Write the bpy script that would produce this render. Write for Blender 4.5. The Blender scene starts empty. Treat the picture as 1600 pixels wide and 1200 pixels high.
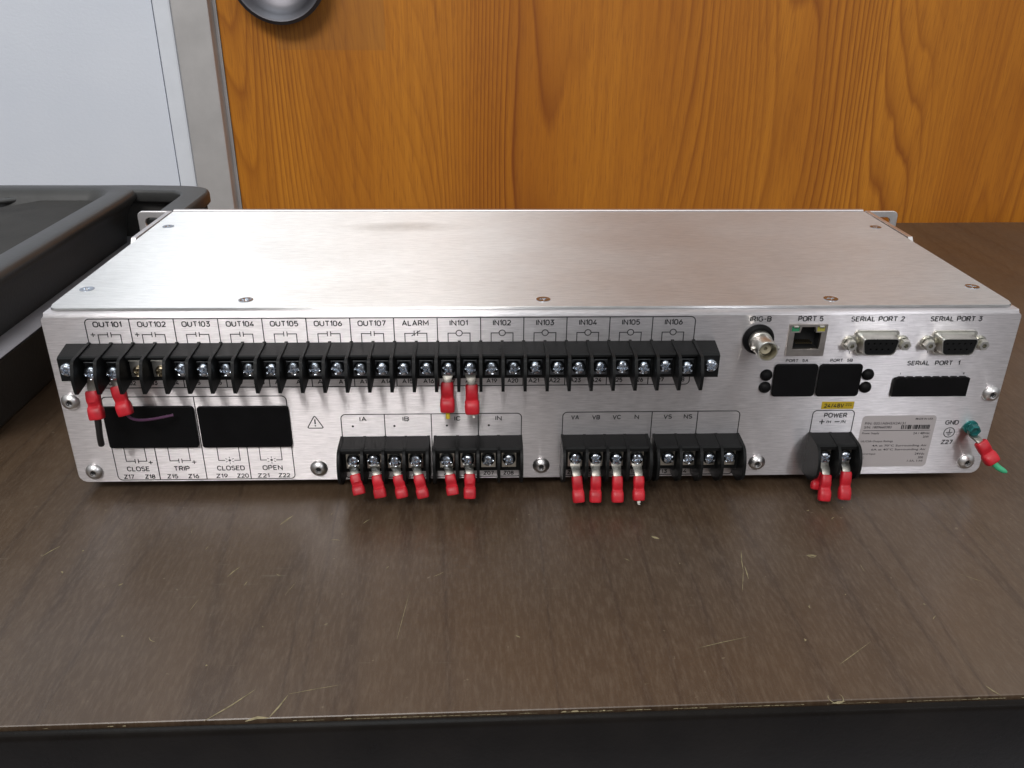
import bpy, bmesh, math, random
from mathutils import Vector, Matrix
random.seed(7)
scn = bpy.context.scene
COL = scn.collection

# ------------------------------------------------------------------ camera
CAM = Vector((-0.02530, -0.35824, 0.22077))
CR = Vector((0.9994508, -0.0322324, 0.0076900))
CU = Vector((0.0068608, 0.4283182, 0.9036019))
CF = Vector((0.0324191, 0.9030529, -0.4283041))
FPX = 1332.595
cd = bpy.data.cameras.new('camera')
cd.sensor_width = 36.0
cd.lens = FPX / 1600 * 36
cd.clip_start = 0.01
cd.clip_end = 50
cam = bpy.data.objects.new('camera', cd)
COL.objects.link(cam)
m3 = Matrix((CR, CU, -CF)).transposed()
cam.matrix_world = Matrix.Translation(CAM) @ m3.to_4x4()
scn.camera = cam

# ------------------------------------------------------------------ world and lamps
wd = bpy.data.worlds.new('World')
scn.world = wd
wd.use_nodes = True
bg = wd.node_tree.nodes['Background']
wn = wd.node_tree.nodes
wtc = wn.new('ShaderNodeTexCoord')
wsep = wn.new('ShaderNodeSeparateXYZ')
wrp = wn.new('ShaderNodeValToRGB')          # pale ceiling above, darker floor below
wrp.color_ramp.elements.new(0.5)
for i_, (p_, c_) in enumerate(((0.30, (0.045, 0.043, 0.042, 1)), (0.53, (0.20, 0.20, 0.205, 1)), (0.74, (0.62, 0.625, 0.63, 1)))):
    wrp.color_ramp.elements[i_].position = p_
    wrp.color_ramp.elements[i_].color = c_
wmr = wn.new('ShaderNodeMapRange')
wmr.inputs[1].default_value = -1
wmr.inputs[2].default_value = 1
wl_ = wd.node_tree.links
wl_.new(wtc.outputs['Generated'], wsep.inputs[0])
wl_.new(wsep.outputs[2], wmr.inputs[0])
wl_.new(wmr.outputs[0], wrp.inputs[0])
wl_.new(wrp.outputs[0], bg.inputs[0])
bg.inputs[1].default_value = 1.0


def area(name, loc, target, sx, sy, power, color):
    l = bpy.data.lights.new(name, 'AREA')
    l.shape = 'RECTANGLE'
    l.size = sx
    l.size_y = sy
    l.energy = power
    l.color = color
    o = bpy.data.objects.new(name, l)
    COL.objects.link(o)
    o.location = loc
    d = (Vector(target) - Vector(loc)).normalized()
    o.rotation_euler = d.to_track_quat('-Z', 'Y').to_euler()
    return o


# ceiling fittings of the room: one behind the photographer, one over the far end of the bench, a window to the right
area('ceiling_light_front', (-0.62, -1.75, 1.75), (-0.3, 0.0, 0.0), 1.15, 0.55, 37, (1.0, 0.97, 0.95))
area('ceiling_light_back', (-0.38, 0.15, 1.75), (-0.30, 0.3, 0.0), 1.22, 0.55, 6.6, (0.86, 0.95, 1.0))
area('side_window_light', (1.35, -2.3, 1.1), (0.1, 0.0, 0.05), 0.35, 0.7, 7, (0.93, 0.95, 1.0))

scn.view_settings.view_transform = 'Standard'
scn.view_settings.look = 'None'
scn.view_settings.gamma = 1
scn.view_settings.use_curve_mapping = False
scn.view_settings.exposure = 0.0
scn.cycles.use_denoising = True
scn.cycles.max_bounces = 6

# ------------------------------------------------------------------ helpers
S = 0.001


def at(px, py, axis, val):
    """direction of a photo pixel met with a plane (metres)"""
    d = CR * ((px - 800) / FPX) + CU * ((600 - py) / FPX) + CF
    t = (val - CAM[axis]) / d[axis]
    return CAM + d * t


class N:
    """small node helper"""

    def __init__(self, name):
        self.m = bpy.data.materials.new(name)
        self.m.use_nodes = True
        self.t = self.m.node_tree
        self.b = self.t.nodes['Principled BSDF']

    def n(self, typ, **kw):
        x = self.t.nodes.new(typ)
        for k, v in kw.items():
            setattr(x, k, v)
        return x

    def l(self, a, b):
        self.t.links.new(a, b)

    def mapping(self, src, scale, loc=(0, 0, 0), rot=(0, 0, 0)):
        mp = self.n('ShaderNodeMapping')
        mp.inputs['Scale'].default_value = scale
        mp.inputs['Location'].default_value = loc
        mp.inputs['Rotation'].default_value = rot
        self.l(src, mp.inputs['Vector'])
        return mp.outputs[0]

    def noise(self, vec, scale=1, detail=3, rough=0.5, dist=0.0):
        x = self.n('ShaderNodeTexNoise')
        x.inputs['Scale'].default_value = scale
        x.inputs['Detail'].default_value = detail
        x.inputs['Roughness'].default_value = rough
        x.inputs['Distortion'].default_value = dist
        self.l(vec, x.inputs['Vector'])
        return x.outputs['Fac']

    def ramp(self, fac, stops, interp='LINEAR'):
        r = self.n('ShaderNodeValToRGB')
        r.color_ramp.interpolation = interp
        e = r.color_ramp.elements
        while len(e) < len(stops):
            e.new(0.5)
        for k, (p, c) in enumerate(stops):
            e[k].position = p
            e[k].color = (*c, 1) if len(c) == 3 else c
        self.l(fac, r.inputs[0])
        return r.outputs[0]

    def math(self, op, a, b=None, c=None):
        x = self.n('ShaderNodeMath', operation=op)
        for i, v in enumerate((a, b, c)):
            if v is None:
                continue
            if isinstance(v, (int, float)):
                x.inputs[i].default_value = v
            else:
                self.l(v, x.inputs[i])
        return x.outputs[0]

    def mix(self, fac, a, b, mode='MIX'):
        x = self.n('ShaderNodeMix', data_type='RGBA', blend_type=mode)
        for i, v in ((0, fac), (6, a), (7, b)):
            if isinstance(v, (int, float)):
                x.inputs[i].default_value = v
            elif isinstance(v, tuple):
                x.inputs[i].default_value = (*v, 1) if len(v) == 3 else v
            else:
                self.l(v, x.inputs[i])
        return x.outputs[2]

    def bump(self, h, strength=0.2, dist=0.001):
        x = self.n('ShaderNodeBump')
        x.inputs['Strength'].default_value = strength
        x.inputs['Distance'].default_value = dist
        self.l(h, x.inputs['Height'])
        self.l(x.outputs[0], self.b.inputs['Normal'])

    def pos(self):
        return self.n('ShaderNodeNewGeometry').outputs['Position']

    def obj(self):
        return self.n('ShaderNodeTexCoord').outputs['Object']

    def set(self, **kw):
        for k, v in kw.items():
            k = k.replace('_', ' ')
            s = self.b.inputs[k]
            if isinstance(v, tuple):
                s.default_value = (*v, 1) if len(v) == 3 else v
            elif isinstance(v, (int, float)):
                s.default_value = v
            else:
                self.l(v, s)
        return self


def plain(name, col, rough=0.5, metal=0.0, var=0.12, bump=0.0, scale=60, spec=0.5):
    k = N(name)
    p = k.pos()
    nz = k.noise(p, scale, 4, 0.6)
    hi = tuple(min(1, c * (1 + var)) for c in col)
    lo = tuple(c * (1 - var) for c in col)
    k.set(Base_Color=k.ramp(nz, [(0.3, lo), (0.7, hi)]), Metallic=metal)
    k.set(Roughness=k.math('MULTIPLY_ADD', nz, 0.16, rough - 0.08))
    k.b.inputs['Specular IOR Level'].default_value = spec
    if bump:
        k.bump(k.noise(p, scale * 12, 3, 0.6), bump, 0.0004)
    return k.m


def brushed(name, col, rough, amp, smudge=False):
    """brushed sheet, brushing along x: hairline grooves tilt the surface across the brush lines only"""
    k = N(name)
    p = k.pos()
    g = k.n('ShaderNodeNewGeometry').outputs['Normal']
    cr = k.n('ShaderNodeVectorMath', operation='CROSS_PRODUCT')
    k.l(g, cr.inputs[0])
    cr.inputs[1].default_value = (1, 0.0001, 0)
    k.l(cr.outputs[0], k.b.inputs['Tangent'])
    k.b.inputs['Anisotropic'].default_value = 1.0
    fine = k.noise(k.mapping(p, (130, 1700, 1700)), 1, 4, 0.65)
    mid = k.noise(k.mapping(p, (22, 520, 520)), 1, 2, 0.6)
    big = k.noise(p, 16, 3, 0.55)
    # groove slope: far finer than a pixel
    w1 = k.n('ShaderNodeTexWhiteNoise', noise_dimensions='3D')
    k.l(k.mapping(p, (3000, 400000, 400000)), w1.inputs[0])
    u = k.math('MULTIPLY_ADD', w1.outputs[0], 2.0, -1.0)
    sl = k.math('MULTIPLY', k.math('DIVIDE', u, k.math('SQRT', k.math('SUBTRACT', 1.03, k.math('MULTIPLY', u, u)))), amp)
    sl = k.math('ADD', sl, k.math('MULTIPLY', k.math('ADD', fine, -0.5), amp * 0.6))
    sc = k.n('ShaderNodeVectorMath', operation='SCALE')
    k.l(cr.outputs[0], sc.inputs[0])
    k.l(sl, sc.inputs['Scale'])
    ad = k.n('ShaderNodeVectorMath', operation='ADD')
    k.l(g, ad.inputs[0])
    k.l(sc.outputs[0], ad.inputs[1])
    nm = k.n('ShaderNodeVectorMath', operation='NORMALIZE')
    k.l(ad.outputs[0], nm.inputs[0])
    k.l(nm.outputs[0], k.b.inputs['Normal'])
    c = k.mix(k.ramp(fine, [(0.32, (0, 0, 0)), (0.68, (1, 1, 1))]), tuple(v * 0.80 for v in col), tuple(min(1, v * 1.10) for v in col))
    c = k.mix(k.math('MULTIPLY', mid, 0.35), c, tuple(v * 0.88 for v in col))
    if smudge:
        sp = k.n('ShaderNodeSeparateXYZ')
        k.l(p, sp.inputs[0])
        ex = k.math('MULTIPLY', k.math('ADD', sp.outputs[0], 0.072), 25.0)
        ey = k.math('MULTIPLY', k.math('ADD', sp.outputs[1], -0.141), 85.0)
        r2 = k.math('ADD', k.math('MULTIPLY', ex, ex), k.math('MULTIPLY', ey, ey))
        mk = k.math('MULTIPLY', k.math('SUBTRACT', 1.0, r2), k.noise(p, 55, 3, 0.6))
        mk = k.math('MULTIPLY', k.math('MAXIMUM', mk, 0.0), 0.8)
        c = k.mix(mk, c, (0.33, 0.31, 0.28))
        fp = k.ramp(k.noise(p, 38, 4, 0.65), [(0.55, (0, 0, 0)), (0.75, (1, 1, 1))])
        c = k.mix(k.math('MULTIPLY', fp, 0.10), c, (0.45, 0.43, 0.40))
    k.set(Base_Color=c, Metallic=1.0)
    k.set(Roughness=k.math('MULTIPLY_ADD', big, 0.10, rough - 0.05))
    return k.m


M = {}
M['panel'] = brushed('brushed_panel', (0.83, 0.79, 0.80), 0.31, 0.42)
M['lid'] = brushed('brushed_lid', (0.81, 0.81, 0.805), 0.31, 0.50, True)
M['alu'] = plain('bent_aluminium', (0.78, 0.76, 0.76), 0.42, 1.0, 0.05)
M['ink'] = plain('black_ink', (0.012, 0.012, 0.014), 0.6, 0, 0.1)
M['black'] = plain('black_moulding', (0.0055, 0.0058, 0.006), 0.46, 0, 0.2, 0.15, 90, 0.20)
M['plug'] = plain('black_blank', (0.0035, 0.0035, 0.004), 0.55, 0, 0.2, 0.2, 90, 0.13)
M['zinc'] = plain('zinc_screw', (0.50, 0.54, 0.60), 0.24, 1.0, 0.12, 0, 300)
M['nickel'] = plain('nickel_plate', (0.60, 0.585, 0.53), 0.30, 1.0, 0.12, 0.05, 200)
M['dull_plate'] = plain('dull_plate', (0.10, 0.105, 0.11), 0.32, 1.0, 0.2, 0.05, 200)
M['dull_screw'] = plain('dull_brass_screw', (0.34, 0.29, 0.20), 0.3, 1.0, 0.25, 0.05, 300)
M['dull_nickel'] = plain('dull_nickel', (0.40, 0.37, 0.34), 0.34, 1.0, 0.15, 0.05, 200)
M['tin'] = plain('tinned_copper', (0.32, 0.305, 0.275), 0.42, 1.0, 0.25, 0.15, 260)
M['steel'] = plain('steel_button', (0.66, 0.645, 0.64), 0.33, 1.0, 0.08)
M['dark'] = plain('dark_cavity', (0.006, 0.006, 0.007), 0.7)
M['green_led'] = plain('green_lens', (0.03, 0.22, 0.10), 0.25)
M['yellow_led'] = plain('yellow_lens', (0.36, 0.33, 0.06), 0.25)
M['gold'] = plain('gold_contact', (0.20, 0.15, 0.07), 0.4, 1.0)
M['yellow'] = plain('yellow_paper', (0.42, 0.30, 0.012), 0.55, 0, 0.05)
M['label'] = plain('silver_label', (0.55, 0.515, 0.52), 0.5, 0.45, 0.03, 0, 40)
M['greenscrew'] = plain('green_screw', (0.02, 0.17, 0.165), 0.24, 0.6, 0.2, 0, 200)
M['rubber'] = plain('rubber_foot', (0.02, 0.02, 0.02), 0.7)
M['wire_black'] = plain('black_wire', (0.012, 0.011, 0.012), 0.4)
M['wire_purple'] = plain('purple_wire', (0.085, 0.03, 0.075), 0.35)
M['wire_yellow'] = plain('yellow_wire', (0.55, 0.42, 0.03), 0.4)
M['wire_green'] = plain('green_wire', (0.05, 0.36, 0.18), 0.4)
M['wire_white'] = plain('bare_strand', (0.7, 0.68, 0.62), 0.4)

k = N('red_nylon')
nz = k.noise(k.pos(), 160, 3, 0.6)
k.set(Base_Color=k.ramp(nz, [(0.3, (0.34, 0.005, 0.012)), (0.7, (0.55, 0.012, 0.024))]), Roughness=0.46)
k.b.inputs['Subsurface Weight'].default_value = 0.15
k.b.inputs['Subsurface Radius'].default_value = (0.003, 0.0006, 0.0004)
k.bump(nz, 0.15, 0.0006)
M['red'] = k.m


# ---- door veneer
def door_mat():
    k = N('oak_veneer')
    o = k.obj()
    sep = k.n('ShaderNodeSeparateXYZ')
    k.l(o, sep.inputs[0])
    warp = k.noise(k.mapping(o, (7.0, 1, 0.85), (3.1, 0, 0.4)), 1, 1.2, 0.4)
    fine_w = k.noise(k.mapping(o, (40, 1, 5)), 1, 3, 0.55)
    f = k.math('ADD', k.math('MULTIPLY', warp, 46.0), k.math('MULTIPLY', fine_w, 0.8))
    f = k.math('ADD', f, k.math('MULTIPLY', sep.outputs[0], 100.0))
    fr = k.math('FRACT', f)
    band = k.ramp(fr, [(0.0, (1, 1, 1)), (0.16, (0.45, 0.45, 0.45)), (0.5, (0.06, 0.06, 0.06)), (0.86, (0.0, 0.0, 0.0)), (0.95, (0.6, 0.6, 0.6)), (1.0, (1, 1, 1))])
    amp = k.noise(k.mapping(o, (10, 1, 1.3), (7, 2, 1)), 1, 2, 0.5)
    band = k.math('MULTIPLY', band, k.ramp(amp, [(0.36, (0.12, 0.12, 0.12)), (0.62, (1, 1, 1))]))
    # pores: short vertical dashes
    pores = k.noise(k.mapping(o, (900, 1, 45)), 1, 3, 0.6)
    streak2 = k.noise(k.mapping(o, (210, 1, 3.0)), 1, 4, 0.65)
    wide = k.noise(k.mapping(o, (9, 1, 0.8), (1, 5, 2)), 1, 2, 0.5)
    base = k.ramp(wide, [(0.32, (0.41, 0.138, 0.011)), (0.68, (0.54, 0.205, 0.019))])
    c = k.mix(k.math('MULTIPLY', band, 0.90), base, (0.17, 0.037, 0.005))
    c = k.mix(k.ramp(streak2, [(0.40, (0, 0, 0)), (0.75, (0.45, 0.45, 0.45))]), c, (0.27, 0.080, 0.009))
    c = k.mix(k.ramp(pores, [(0.50, (0, 0, 0)), (0.70, (0.4, 0.4, 0.4))]), c, (0.20, 0.058, 0.008))
    # old rectangle of tape residue beside the knob
    bx = k.math('LESS_THAN', k.math('ABSOLUTE', k.math('ADD', sep.outputs[0], 0.160)), 0.052)
    bz = k.math('GREATER_THAN', sep.outputs[2], 0.158)
    c = k.mix(k.math('MULTIPLY', k.math('MULTIPLY', bx, bz), 0.25), c, (0.20, 0.115, 0.045))
    k.set(Base_Color=c, Roughness=k.math('MULTIPLY_ADD', pores, 0.25, 0.34))
    k.b.inputs['Specular IOR Level'].default_value = 0.3
    k.bump(pores, 0.10, 0.0004)
    return k.m


M['door'] = door_mat()


# ---- bench top laminate
def table_mat():
    k = N('walnut_laminate')
    o = k.obj()
    wide = k.noise(k.mapping(o, (9, 0.9, 1)), 1, 3, 0.5)
    f = k.math('FRACT', k.math('MULTIPLY', k.noise(k.mapping(o, (8, 0.45, 1), (2, 1, 0)), 1, 2.5, 0.55), 24.0))
    line = k.ramp(f, [(0.0, (1, 1, 1)), (0.12, (0.3, 0.3, 0.3)), (0.5, (0, 0, 0)), (0.9, (0.15, 0.15, 0.15)), (1, (1, 1, 1))])
    streak = k.noise(k.mapping(o, (650, 110, 1)), 1, 4, 0.7)
    mid = k.noise(k.mapping(o, (90, 2.2, 1)), 1, 3, 0.6)
    c = k.ramp(wide, [(0.33, (0.048, 0.028, 0.0145)), (0.67, (0.096, 0.060, 0.034))])
    c = k.mix(k.math('MULTIPLY', line, 0.62), c, (0.030, 0.016, 0.009))
    c = k.mix(k.math('MULTIPLY', mid, 0.5), c, (0.062, 0.040, 0.026))
    c = k.mix(k.ramp(streak, [(0.45, (0, 0, 0)), (0.72, (0.52, 0.52, 0.52))]), c, (0.130, 0.094, 0.064))
    # hairline scratches and scuffs
    dirt = k.noise(o, 7, 4, 0.6)
    sc = None
    for i, ang in enumerate((0.5, -0.8, 1.3, 2.3)):
        w = k.noise(k.mapping(o, (38, 900, 1), (i * 3.3, i * 1.7, 0), (0, 0, ang)), 1, 2, 0.5, 0.3)
        w = k.ramp(w, [(0.735, (0, 0, 0)), (0.77, (1, 1, 1))])
        sc = w if sc is None else k.math('MAXIMUM', sc, w)
    sc = k.math('MULTIPLY', sc, k.ramp(dirt, [(0.42, (0, 0, 0)), (0.66, (1, 1, 1))]))
    c = k.mix(k.math('MULTIPLY', sc, 0.45), c, (0.20, 0.17, 0.12))
    fleck = k.ramp(k.noise(o, 260, 2, 0.5), [(0.735, (0, 0, 0)), (0.775, (1, 1, 1))])
    c = k.mix(k.math('MULTIPLY', fleck, 0.4), c, (0.22, 0.18, 0.12))
    k.set(Base_Color=c)
    k.set(Roughness=k.math('ADD', k.math('MULTIPLY_ADD', dirt, 0.30, 0.24), k.math('MULTIPLY', sc, 0.3)))
    haze = k.ramp(k.noise(o, 5.5, 4, 0.6), [(0.45, (0, 0, 0)), (0.70, (1, 1, 1))])
    c = k.mix(k.math('MULTIPLY', haze, 0.16), c, (0.13, 0.115, 0.10))
    k.set(Base_Color=c)
    k.b.inputs['Specular IOR Level'].default_value = 0.62
    k.bump(k.math('ADD', streak, k.math('MULTIPLY', k.noise(o, 700, 2, 0.5), 0.8)), 0.10, 0.0004)
    return k.m


M['table'] = table_mat()
M['edge'] = plain('dark_edge_band', (0.008, 0.0065, 0.0055), 0.30, 0, 0.25, 0.2, 40, 0.12)
M['chip'] = plain('bare_chipped_board', (0.22, 0.185, 0.105), 0.7, 0, 0.45, 0, 300)
M['table_leg'] = plain('painted_leg', (0.05, 0.05, 0.05), 0.5)

k = N('textured_wall_panel')
p = k.pos()
a1 = k.noise(k.mapping(p, (260, 260, 420)), 1, 3, 0.6)
a2 = k.noise(p, 9, 3, 0.5)
spots = k.ramp(k.noise(p, 75, 1, 0.4), [(0.785, (0, 0, 0)), (0.80, (1, 1, 1))])
c = k.ramp(a2, [(0.3, (0.66, 0.70, 0.775)), (0.7, (0.71, 0.745, 0.81))])
c = k.mix(k.math('MULTIPLY', spots, 0.5), c, (0.36, 0.36, 0.42))
k.set(Base_Color=c, Roughness=0.5)
k.bump(a1, 0.16, 0.001)
M['wall'] = k.m
M['trim'] = plain('pale_trim', (0.70, 0.73, 0.78), 0.45, 0, 0.04, 0.1, 30)
M['frame'] = plain('grey_frame_paint', (0.50, 0.485, 0.475), 0.40, 0.25, 0.06, 0.12, 40)
M['gap'] = plain('dark_joint', (0.08, 0.09, 0.10), 0.7)
M['floor'] = plain('vinyl_floor', (0.42, 0.42, 0.46), 0.45, 0, 0.1, 0, 8)
M['cart'] = plain('black_cart_plastic', (0.034, 0.034, 0.033), 0.40, 0, 0.2, 0.25, 40, 0.6)
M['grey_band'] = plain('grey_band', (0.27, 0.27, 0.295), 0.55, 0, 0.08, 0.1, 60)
M['cart_deck'] = plain('textured_cart_plastic', (0.040, 0.039, 0.037), 0.72, 0, 0.25, 0.5, 40, 0.2)
M['knob'] = plain('pewter_knob', (0.115, 0.112, 0.122), 0.42, 1.0, 0.08)


# ------------------------------------------------------------------ mesh helpers (mm in, metres out when mm=True)
def mesh_from(bm, name, smooth=None, mm=True):
    if mm:
        bmesh.ops.scale(bm, vec=(S, S, S), verts=bm.verts)
    bmesh.ops.recalc_face_normals(bm, faces=bm.faces)
    me = bpy.data.meshes.new(name)
    bm.to_mesh(me)
    bm.free()
    if smooth is not None:
        for pl in me.polygons:
            pl.use_smooth = True
        me.set_sharp_from_angle(angle=math.radians(smooth))
    return me


WORLD = {}


def put(name, me, mat, parent=None, loc=(0, 0, 0)):
    """loc in metres, world; parents carry no rotation"""
    o = bpy.data.objects.new(name, me)
    COL.objects.link(o)
    if me is not None and mat is not None and not me.materials:
        me.materials.append(mat)
    WORLD[o.name] = Vector(loc)
    if parent is not None:
        o.parent = parent
        o.location = Vector(loc) - WORLD[parent.name]
    else:
        o.location = loc
    return o


def thing(name, label, cat, loc):
    o = put(name, None, None, None, loc)
    o['label'] = label
    o['category'] = cat
    return o


def add_box(bm, c, s, bev=0.0, seg=2, rot=None):
    r = bmesh.ops.create_cube(bm, size=1.0)
    vs = r['verts']
    bmesh.ops.scale(bm, vec=s, verts=vs)
    if bev:
        es = list({e for v in vs for e in v.link_edges})
        rr = bmesh.ops.bevel(bm, geom=es, offset=bev, segments=seg, profile=0.5, affect='EDGES')
        vs = [v for v in rr['verts']]
    if rot is not None:
        bmesh.ops.rotate(bm, verts=vs, cent=(0, 0, 0), matrix=rot)
    bmesh.ops.translate(bm, vec=c, verts=vs)
    return vs


def add_prism(bm, pts, x0, x1):
    """polygon of (y, z) swept along x"""
    a = [bm.verts.new((x0, y, z)) for y, z in pts]
    b = [bm.verts.new((x1, y, z)) for y, z in pts]
    bm.faces.new(a)
    bm.faces.new(b[::-1])
    n = len(pts)
    for i in range(n):
        bm.faces.new((a[i], b[i], b[(i + 1) % n], a[(i + 1) % n]))


def add_lathe(bm, prof, seg=28, axis='-y', c=(0, 0, 0)):
    """profile of (radius, height); height runs along the axis"""
    rings = []
    for r, h in prof:
        ring = []
        if r < 1e-6:
            ring = [bm.verts.new(_ax(0, 0, h, axis, c))]
        else:
            for i in range(seg):
                t = 2 * math.pi * i / seg
                ring.append(bm.verts.new(_ax(r * math.cos(t), r * math.sin(t), h, axis, c)))
        rings.append(ring)
    for a, b in zip(rings, rings[1:]):
        for i in range(seg):
            j = (i + 1) % seg
            if len(a) == 1 and len(b) == 1:
                continue
            if len(a) == 1:
                bm.faces.new((a[0], b[i], b[j]))
            elif len(b) == 1:
                bm.faces.new((a[i], a[j], b[0]))
            else:
                bm.faces.new((a[i], a[j], b[j], b[i]))


def _ax(u, v, h, axis, c):
    if axis == '-y':
        q = (u, -h, v)
    elif axis == 'z':
        q = (u, v, h)
    else:
        q = (h, u, v)
    return (q[0] + c[0], q[1] + c[1], q[2] + c[2])


def rrect(x0, z0, x1, z1, r, n=6):
    pts = []
    for cx, cz, a0 in ((x1 - r, z1 - r, 0), (x0 + r, z1 - r, 90), (x0 + r, z0 + r, 180), (x1 - r, z0 + r, 270)):
        for i in range(n + 1):
            a = math.radians(a0 + 90 * i / n)
            pts.append((cx + r * math.cos(a), cz + r * math.sin(a)))
    return pts


def circle(cx, cz, r, n=28):
    return [(cx + r * math.cos(2 * math.pi * i / n), cz + r * math.sin(2 * math.pi * i / n)) for i in range(n)]


def curve_mesh(loops, thick, name, bevel=0.0, mm=True, plane='xz'):
    """filled outline with holes; front face at y=0 going back to y=thick (plane xz), or top at z=0 going down (plane xy)"""
    cu = bpy.data.curves.new('tmp', 'CURVE')
    cu.dimensions = '2D'
    cu.fill_mode = 'BOTH'
    cu.extrude = max(thick / 2 - bevel, 0)
    cu.bevel_depth = bevel
    cu.bevel_resolution = 2
    for lp in loops:
        sp = cu.splines.new('POLY')
        sp.points.add(len(lp) - 1)
        for i, (x, z) in enumerate(lp):
            sp.points[i].co = (x, z, 0, 1)
        sp.use_cyclic_u = True
    ob = bpy.data.objects.new('tmp', cu)
    me = bpy.data.meshes.new_from_object(ob)
    bpy.data.objects.remove(ob)
    bpy.data.curves.remove(cu)
    s = S if mm else 1.0
    for v in me.vertices:
        x, z, h = v.co
        if plane == 'xz':
            v.co = (x * s, (thick / 2 - h) * s, z * s)
        else:
            v.co = (x * s, z * s, (h - thick / 2) * s)
    me.name = name
    me.materials.clear()
    return me


FONT_CACHE = {}


def text_mesh(txt, x0, x1, z0, z1, name='lettering', weight=0.012, skew=0.0):
    """lettering fitted between x0..x1 and cap height z0..z1 (mm)"""
    cu = bpy.data.curves.new('tmp', 'FONT')
    cu.body = txt
    cu.size = 1.0
    cu.offset = weight
    cu.resolution_u = 3
    cu.fill_mode = 'FRONT'
    ob = bpy.data.objects.new('tmp', cu)
    me = bpy.data.meshes.new_from_object(ob)
    bpy.data.objects.remove(ob)
    bpy.data.curves.remove(cu)
    xs = [v.co.x for v in me.vertices]
    ys = [v.co.y for v in me.vertices]
    ax, bx, ay, by = min(xs), max(xs), min(ys), max(ys)
    fx = (x1 - x0) / (bx - ax)
    fy = (z1 - z0) / (by - ay)
    for v in me.vertices:
        x = x0 + (v.co.x - ax) * fx
        z = z0 + (v.co.y - ay) * fy
        v.co = (x * S, -0.12 * S, z * S)
    me.name = name
    me.materials.clear()
    return me


def stroke(bm, pts, w=0.42, closed=False, y=-0.09):
    """flat printed line of width w (mm) through (x, z) points, mitred"""
    n = len(pts)
    P = [Vector(q) for q in pts]
    L, R_ = [], []
    for i in range(n):
        if closed or 0 < i < n - 1:
            a = (P[i] - P[i - 1]).normalized()
            b = (P[(i + 1) % n] - P[i]).normalized()
        elif i == 0:
            a = b = (P[1] - P[0]).normalized()
        else:
            a = b = (P[-1] - P[-2]).normalized()
        na, nb = Vector((-a.y, a.x)), Vector((-b.y, b.x))
        m = (na + nb)
        if m.length < 1e-5:
            m = na
        m.normalize()
        d = (w / 2) / max(0.4, m.dot(na))
        L.append(bm.verts.new((P[i].x + m.x * d, y, P[i].y + m.y * d)))
        R_.append(bm.verts.new((P[i].x - m.x * d, y, P[i].y - m.y * d)))
    rng = range(n) if closed else range(n - 1)
    for i in rng:
        j = (i + 1) % n
        bm.faces.new((L[i], L[j], R_[j], R_[i]))



def _a(cx, cy, rx, ry, a0, a1, n=7):
    return [(cx + rx * math.cos(math.radians(a0 + (a1 - a0) * i / n)), cy + ry * math.sin(math.radians(a0 + (a1 - a0) * i / n))) for i in range(n + 1)]


def _O(w, r=.30):
    return _a(w - r, 1 - r, r, r, 0, 90) + _a(r, 1 - r, r, r, 90, 180) + _a(r, r, r, r, 180, 270) + _a(w - r, r, r, r, 270, 360)


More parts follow.
